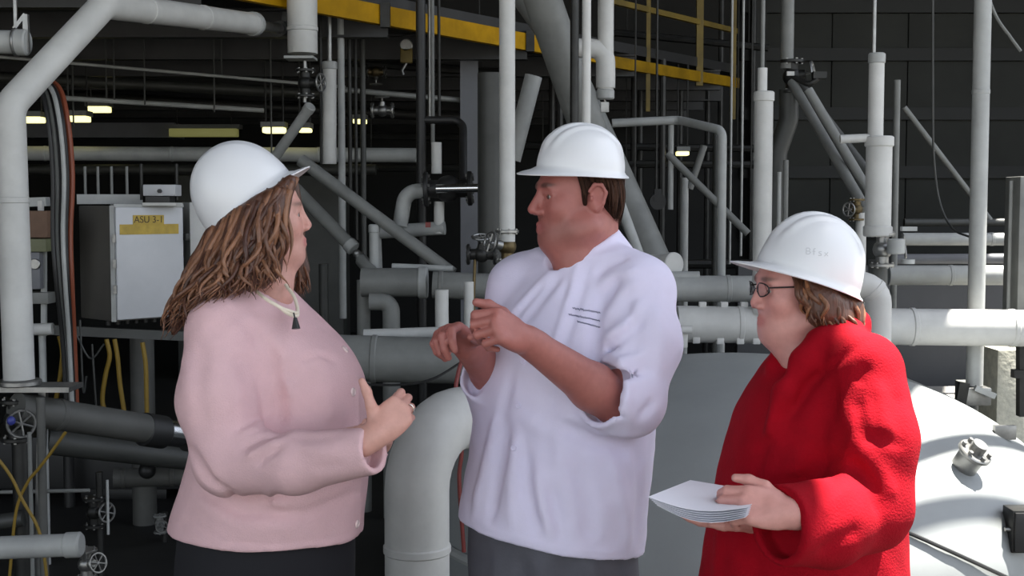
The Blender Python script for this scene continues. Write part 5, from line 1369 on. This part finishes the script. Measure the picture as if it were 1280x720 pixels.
    buttons(w, bvh_of(jac), [(431, 437), (441, 490), (446, 655)], .0105, M_PINKBTN, .004)
    # necklace of pale strands with a dark pendant
    jt = bvh_of(jac); strand = []
    for off in (0, 4):
        pts = []
        for (x, y, Y) in ((312, 356, 2.96), (330, 372, 2.93), (348, 383, 2.92), (360, 388 + off, 2.93), (372, 390 + off, 2.95), (368, 372, 2.99), (357, 356, 3.02)):
            pts.append(P(x, y, Y))
        strand.append(cable(pts, .0042, 8))
    nk = build('necklace', join(*strand), M_PEARL, w)
    build('pendant', join(cable([P(367, 391, 2.925), P(369, 399, 2.92)], .002, 6), sweep([P(369, 397, 2.92), P(370, 411, 2.915)], [.004, .010], 10)), M_BLACK, nk)
    T = Solid(); z1 = P(330, 668, Yc).z
    T.loft([(.55, hip[0], hip[1], .215, .19), (.70, hip[0], hip[1], .222, .215), (z1 + .05, P(334, 690, Yc).x, Yc, .215, .208)], fT, .03)
    for h, k, a in ((hN, kN, aN), (hF, kF, aF)): T.chain([h - [0, 0, .15], k, a - [0, 0, .02]], (.118, .10, .085), .03)
    T.wrinkle(.003, 14, 4)
    build_np('trousers', T.mesh((-.9, 2.7, .03), (-.3, 3.5, z1 + .08), .011), M_BLKTR, w)
    shoe(w, aN, fT, .25); shoe(w, aF, fT, .25)
    fh = Vector((.955, .06, 0)); RHat = frame(fh, math.radians(37))
    hard_hat(P(316, 248, 3.08), RHat, 'smooth white hard hat tilted back on the auburn-haired woman in pink', L=.298, Wd=.238, H=.152, peak=.036, ridge=.25)
    return w

# ---------------------------------------------------------------- woman in red on the right
def make_red():
    fT = Vector((-.92, -.38, 0)); fH = Vector((-.985, -.17, 0)); lT = Vector((.38, -.92, 0)); Yc = 2.78; s = .97
    RH = frame(fH, math.radians(-3)); oH = P(1000, 358, 2.78)
    shL, elL, wrL = P(1078, 470, 2.60), P(1078, 630, 2.54), P(988, 642, 2.38)
    shR, elR, wrR = P(1020, 470, 2.95), P(985, 610, 2.94), P(945, 650, 2.64)
    B = Solid(); L = head_solid(B, oH, RH, s, True, 1.08)
    B.cone(L(0, -.02, -.06), P(1020, 450, 2.78), .056, .066, .02); B.cone(L(0, .05, -.095), P(1000, 450, 2.75), .036, .045, .03)
    c3 = lambda x, y: np.array(P(x, y, Yc))[[2, 0, 1]]
    B.loft([(*c3(1008, 740), .17, .16), (*c3(1015, 640), .16, .15), (*c3(1028, 540), .16, .13), (*c3(1030, 475), .13, .08), (*c3(1022, 440), .07, .05)], fT, .03)
    hip = np.array(P(1006, 760, Yc)); lv = np.array(lT)
    hL, hR = hip + lv * .08, hip - lv * .08
    kL, kR = hL * [1, 1, 0] + [0, 0, .44], hR * [1, 1, 0] + [0, 0, .44]
    aL, aR = hL * [1, 1, 0] + [0, 0, .09], hR * [1, 1, 0] + [0, 0, .09]
    legs_and_shoes(B, hL, hR, kL, kR, aL, aR, (.08, .052, .036))
    B.chain([shL, elL, wrL], (.05, .044, .027), .02); B.chain([shR, elR, wrR], (.05, .044, .027), .02)
    # near hand pinches the papers: thumb on top, fingers underneath
    hand(B, wrL, P(940, 633, 2.38) - wrL, Vector((.25, -.86, .46)), -1, ((38, 40, 18), (42, 44, 20), (46, 48, 22), (52, 52, 25)),
         ((.75, .62, -.10), (.92, .30, -.22), (.97, .05, -.22)), .95)
    hand(B, wrR, P(905, 648, 2.64) - wrR, Vector((.1, .25, -.95)), -1, ((8, 14, 8),) * 4, ((.7, .6, -.1), (.9, .3, -.1), (1, 0, -.1)), .92)
    head = B.mesh(np.array(oH) - [.2, .2, .24], np.array(oH) + [.2, .2, .2], .0034)
    z0, z1 = P(940, 715, 2.4).z, P(940, 585, 2.4).z; x1 = P(985, 640, 2.4).x
    hnd = B.mesh((P(800, 640, 2.5).x, 2.2, z0), (x1, 2.9, z1), .0032)
    body = B.mesh((.3, 2.3, .02), (.95, 3.2, oH.z - .22), .011)
    v, q = body; c = v[q].mean(1)
    body = v, q[~((c[:, 0] < x1 - .006) & (c[:, 1] < 2.9) & (c[:, 2] > z0) & (c[:, 2] < z1) & (np.linalg.norm(c - np.array(wrL), axis=1) < .3) & (c[:, 1] < 2.55)) ]
    V, Q = merge_np(head, hnd, body)
    C = head_colors(V, oH, RH, s, (.60, .29, .25), (.50, .17, .155), (.10, .05, .035))
    w = build_np('person', (V, Q), M_SKIN_M, None, (hip[0], hip[1], 0), C)
    tag(w, 'woman in long red coat and glasses holding white papers', 'person')
    eyes(w, L, RH, s)
    # spectacles
    gl = []
    for q in (1, -1):
        ring = [L(q * (.033 + .022 * math.cos(t)), .106 - .012 * abs(math.cos(t)) * (1 if math.cos(t) > 0 else .2), .001 + .015 * math.sin(t)) for t in np.linspace(0, 2 * math.pi, 25)]
        gl.append(sweep([Vector(p) for p in ring], .0016, 6))
        gl.append(sweep([Vector(L(q * .055, .094, .006)), Vector(L(q * .078, .03, .006)), Vector(L(q * .081, -.015, .002))], .0018, 6))
    gl.append(sweep([Vector(L(.011, .108, .003)), Vector(L(-.011, .108, .003))], .0015, 6))
    sp = build('spectacles', join(*gl), M_SPEC, w)
    for q in (1, -1):
        c = Vector(L(q * .033, .1025, .001)); nrm = RH @ Vector((q * .18, 1, 0)); u = RH @ Vector((1, -q * .18, 0)).normalized(); v = RH @ Vector((0, 0, 1))
        vs = [c + u * .021 * s * math.cos(t) + v * .0145 * s * math.sin(t) for t in np.linspace(0, 2 * math.pi, 24, endpoint=False)]
        V2 = [tuple(a) for a in vs] + [tuple(a + nrm.normalized() * .0012) for a in vs]
        build('lens', (np.array(V2), [tuple(range(23, -1, -1)), tuple(range(24, 48))] + [(k, (k + 1) % 24, (k + 1) % 24 + 24, k + 24) for k in range(24)]), M_LENS, sp)
    # bobbed hair
    G = [[PX(994, 344, 2.715), PX(1000, 364, 2.70), PX(1006, 380, 2.70), PX(1012, 396, 2.705)],
         [PX(1012, 348, 2.71), PX(1018, 370, 2.692), PX(1022, 388, 2.69), PX(1026, 404, 2.698)],
         [PX(1030, 352, 2.71), PX(1038, 376, 2.692), PX(1041, 396, 2.692), PX(1043, 412, 2.70)],
         [PX(1046, 356, 2.74), PX(1058, 382, 2.725), PX(1060, 400, 2.72), PX(1059, 414, 2.725)],
         [PX(1052, 360, 2.78), PX(1069, 386, 2.78), PX(1070, 402, 2.78), PX(1066, 414, 2.78)],
         [PX(1046, 356, 2.83), PX(1058, 382, 2.85), PX(1060, 398, 2.86), PX(1058, 412, 2.85)],
         [PX(1015, 345, 2.86), PX(1020, 370, 2.88), PX(1024, 390, 2.88), PX(1028, 404, 2.87)]]
    H = Solid()
    for g in G: H.chain(g, (.013, .018, .017, .009), .02)
    for a, b in zip(G[:-1], G[1:]): H.chain([tuple((Vector(x) + Vector(y)) / 2) for x, y in zip(a, b)], (.013, .018, .017, .009), .02)
    H.ell(L(0, -.02, .04), np.array((.086, .103, .083)) * s, np.array(RH), .02)
    def kf(p):
        q = (p - np.array(oH)) @ np.array(RH) / s
        return np.maximum(.020 - q[:, 1], q[:, 2] - .07)
    H.add(lambda p: .004 - (p - np.array(P(1001, 344, 2.78))) @ np.array(Vector((.325, 0, .945))), oH, .4, .004, 's')
    H.add(kf, oH, .3, .008, 's')
    H.wrinkle(.003, 45, 6, (1, 1, .4))
    hv = H.mesh((.4, 2.5, 1.3), (.95, 3.05, 1.75), .005)
    tn = ((.36, .16, .075), (.07, .028, .017))
    hair_object(w, M_HAIR_R, hv, (.10, .04, .022), locks(G, 170, .0075, .0032, .006, 6, .010, 21, tones=tn), locks([[tuple(Vector(p) + Vector((0, -.014, 0)) * min(1, q * .6)) for q, p in enumerate(g)] for g in G[:5]], 70, .007, .003, .009, 7, .008, 22, tones=tn))
    # coat
    J = Solid()
    rows = [(880, 1000, .245, .238), (800, 1002, .240, .232), (720, 1005, .232, .224), (640, 1010, .222, .21), (560, 1020, .212, .192), (500, 1030, .205, .165),
            (465, 1035, .19, .13), (440, 1036, .155, .10), (418, 1034, .11, .085)]
    J.loft([(P(x, y, Yc).z, P(x, y, Yc).x, Yc, a, b) for y, x, a, b in rows], fT, .03)
    J.cone(P(1040, 428, 2.74), P(1078, 458, 2.62), .05, .074, .04); J.cone(P(1032, 430, 2.84), P(1022, 462, 2.94), .05, .07, .04)
    J.sleeve([P(1083, 468, 2.62), P(1092, 550, 2.56), P(1082, 632, 2.54), P(1030, 654, 2.46), P(974, 657, 2.40)], (.076, .085, .088, .080, .076), .02, .013)
    J.sleeve([P(1022, 470, 2.94), P(995, 550, 2.98), P(985, 612, 2.93), P(958, 642, 2.74)], (.076, .072, .066, .056), .03, .012)
    # collar: a raised roll about the neck that runs down both fronts
    J.chain([P(1072, 402, 2.79), P(1058, 415, 2.71), P(1028, 432, 2.675), P(1004, 452, 2.665), P(980, 490, 2.655), P(962, 540, 2.64)], (.022, .025, .025, .022, .016, .008), .035)
    J.chain([P(1072, 402, 2.79), P(1056, 410, 2.86), P(1020, 418, 2.88), P(988, 428, 2.84), P(966, 455, 2.76)], (.022, .024, .024, .022, .014), .03)
    J.cone(P(1022, 460, 2.78), P(1012, 375, 2.78), .056, .088, .006, 's')
    J.cone(P(990, 425, 2.75), P(972, 470, 2.66), .040, .010, .006, 's')
    J.folds((([(1078, 425), (1050, 450), (1015, 478), (990, 520)], -.010, .010),))
    J.folds((        ([(985, 500), (955, 560), (930, 640)], -.007, .012), ([(1040, 470), (1042, 540), (1035, 610)], -.010, .018),
        ([(1072, 560), (1100, 590), (1118, 625)], .012, .016), ([(1062, 575), (1090, 610), (1100, 645)], -.013, .013),
        ([(1078, 545), (1130, 555)], -.010, .012), ([(1035, 590), (1010, 600), (960, 606)], -.014, .016),
        ([(1020, 585), (1045, 565), (1055, 530)], -.010, .018), ([(1060, 610), (1020, 640)], .008, .016),
        ([(1072, 500), (1078, 545)], -.008, .012), ([(1100, 480), (1108, 545)], .008, .012), ([(1122, 490), (1126, 550)], -.007, .012),
        ([(1085, 455), (1070, 480)], -.008, .014), ([(1075, 660), (1020, 690)], -.007, .014),
        ([(900, 650), (895, 760)], .007, .02), ([(945, 690), (940, 780)], -.009, .025), ([(1060, 720), (1060, 800)], .01, .03),
        ([(1005, 560), (990, 600)], .006, .02)))
    J.wrinkle(.0028, 13, 3); J.wrinkle(.0012, 36, 7)
    jac = build_np('red_coat', J.mesh((.28, 2.2, .40), (1.02, 3.2, 1.46), .0060), M_COAT, w)
    T = Solid()
    T.loft([(.35, hip[0], hip[1], .18, .16), (.7, hip[0], hip[1], .2, .18)], fT, .03)
    for h, k, a in ((hL, kL, aL), (hR, kR, aR)): T.chain([h - [0, 0, .2], k, a - [0, 0, .02]], (.105, .09, .08), .03)
    build_np('trousers', T.mesh((.3, 2.4, .03), (1.0, 3.2, .75), .012), M_BLKTR, w)
    shoe(w, aL, fT, .24); shoe(w, aR, fT, .24)
    RHat = frame(Vector((-.985, -.17, 0)), math.radians(19))
    hat = hard_hat(P(1001, 344, 2.78), RHat, 'white hard hat with faint grey lettering worn by the woman in red', L=.300, Wd=.240, H=.140, peak=.048)
    ht = bvh_of(hat)
    TX = dict(B=[[(0, 0), (0, 8)], [(0, 0), (3, 0), (4, 2), (3, 4), (0, 4)], [(3, 4), (4.6, 6), (3, 8), (0, 8)]],
              f=[[(3.5, 0), (2, 0), (1.5, 1.5), (1.5, 8)], [(0, 3.5), (3.2, 3.5)]],
              s=[[(3.6, 3), (1, 3), (.3, 4.2), (3.2, 6.2), (3, 8), (0, 8)]],
              x=[[(0, 3), (4, 8)], [(4, 3), (0, 8)]])
    ln = []
    for i, chh in enumerate('Bfsx'):
        for st in TX[chh]:
            pts = []
            for (a, b), (c_, d_) in zip(st[:-1], st[1:]):
                for u in (0, .5): pts.append((a + (c_ - a) * u, b + (d_ - b) * u))
            pts.append(st[-1]); ln.append([(1008 + i * 7.5 + a * 1.15, 310 + b * .95 + i * .9) for a, b in pts])
    build('lettering', strokes_on(ht, ln, .0009, .0), MATS['faint_grey_print'], hat)
    # papers in the near hand
    pr = empty('sheaf_of_papers', P(870, 640, 2.44))
    tag(pr, 'curled white papers held by the woman in the red coat', 'papers')
    for i in range(6):
        V, F = [], []; nu, nv = 8, 6; dz = -.0013 * i; sh = i * 2.2
        c00, c10, c11, c01 = P(810 + sh, 621 + i * 1.2, 2.36), P(935 - sh * .3, 634 + i * 1.6, 2.32), P(958, 616 + i * .6, 2.56), P(863 + sh, 600 + i * .8, 2.58)
        for t in (0, 1):
            for a in range(nu + 1):
                for b in range(nv + 1):
                    u, v = a / nu, b / nv
                    p = c00 * (1 - u) * (1 - v) + c10 * u * (1 - v) + c11 * u * v + c01 * (1 - u) * v
                    p = p + Vector((0, 0, -.016 * math.sin(math.pi * u) * (1 - v) - .02 * (i / 6) * u * (1 - u) + dz - .0006 * t))
                    V.append(tuple(p))
        W1 = (nu + 1) * (nv + 1); ix = lambda a, b: a * (nv + 1) + b
        for a in range(nu):
            for b in range(nv):
                F.append((ix(a, b), ix(a + 1, b), ix(a + 1, b + 1), ix(a, b + 1))); F.append(tuple(W1 + k for k in (ix(a, b), ix(a, b + 1), ix(a + 1, b + 1), ix(a + 1, b))))
        rim = [ix(a, 0) for a in range(nu + 1)] + [ix(nu, b) for b in range(1, nv + 1)] + [ix(a, nv) for a in range(nu - 1, -1, -1)] + [ix(0, b) for b in range(nv - 1, 0, -1)]
        for k in range(len(rim)): F.append((rim[k], W1 + rim[k], W1 + rim[(k + 1) % len(rim)], rim[(k + 1) % len(rim)]))
        build('sheet', (np.array(V), F), M_PAPER, pr, angle=50)
    return w
make_chef(); make_pink(); make_red()
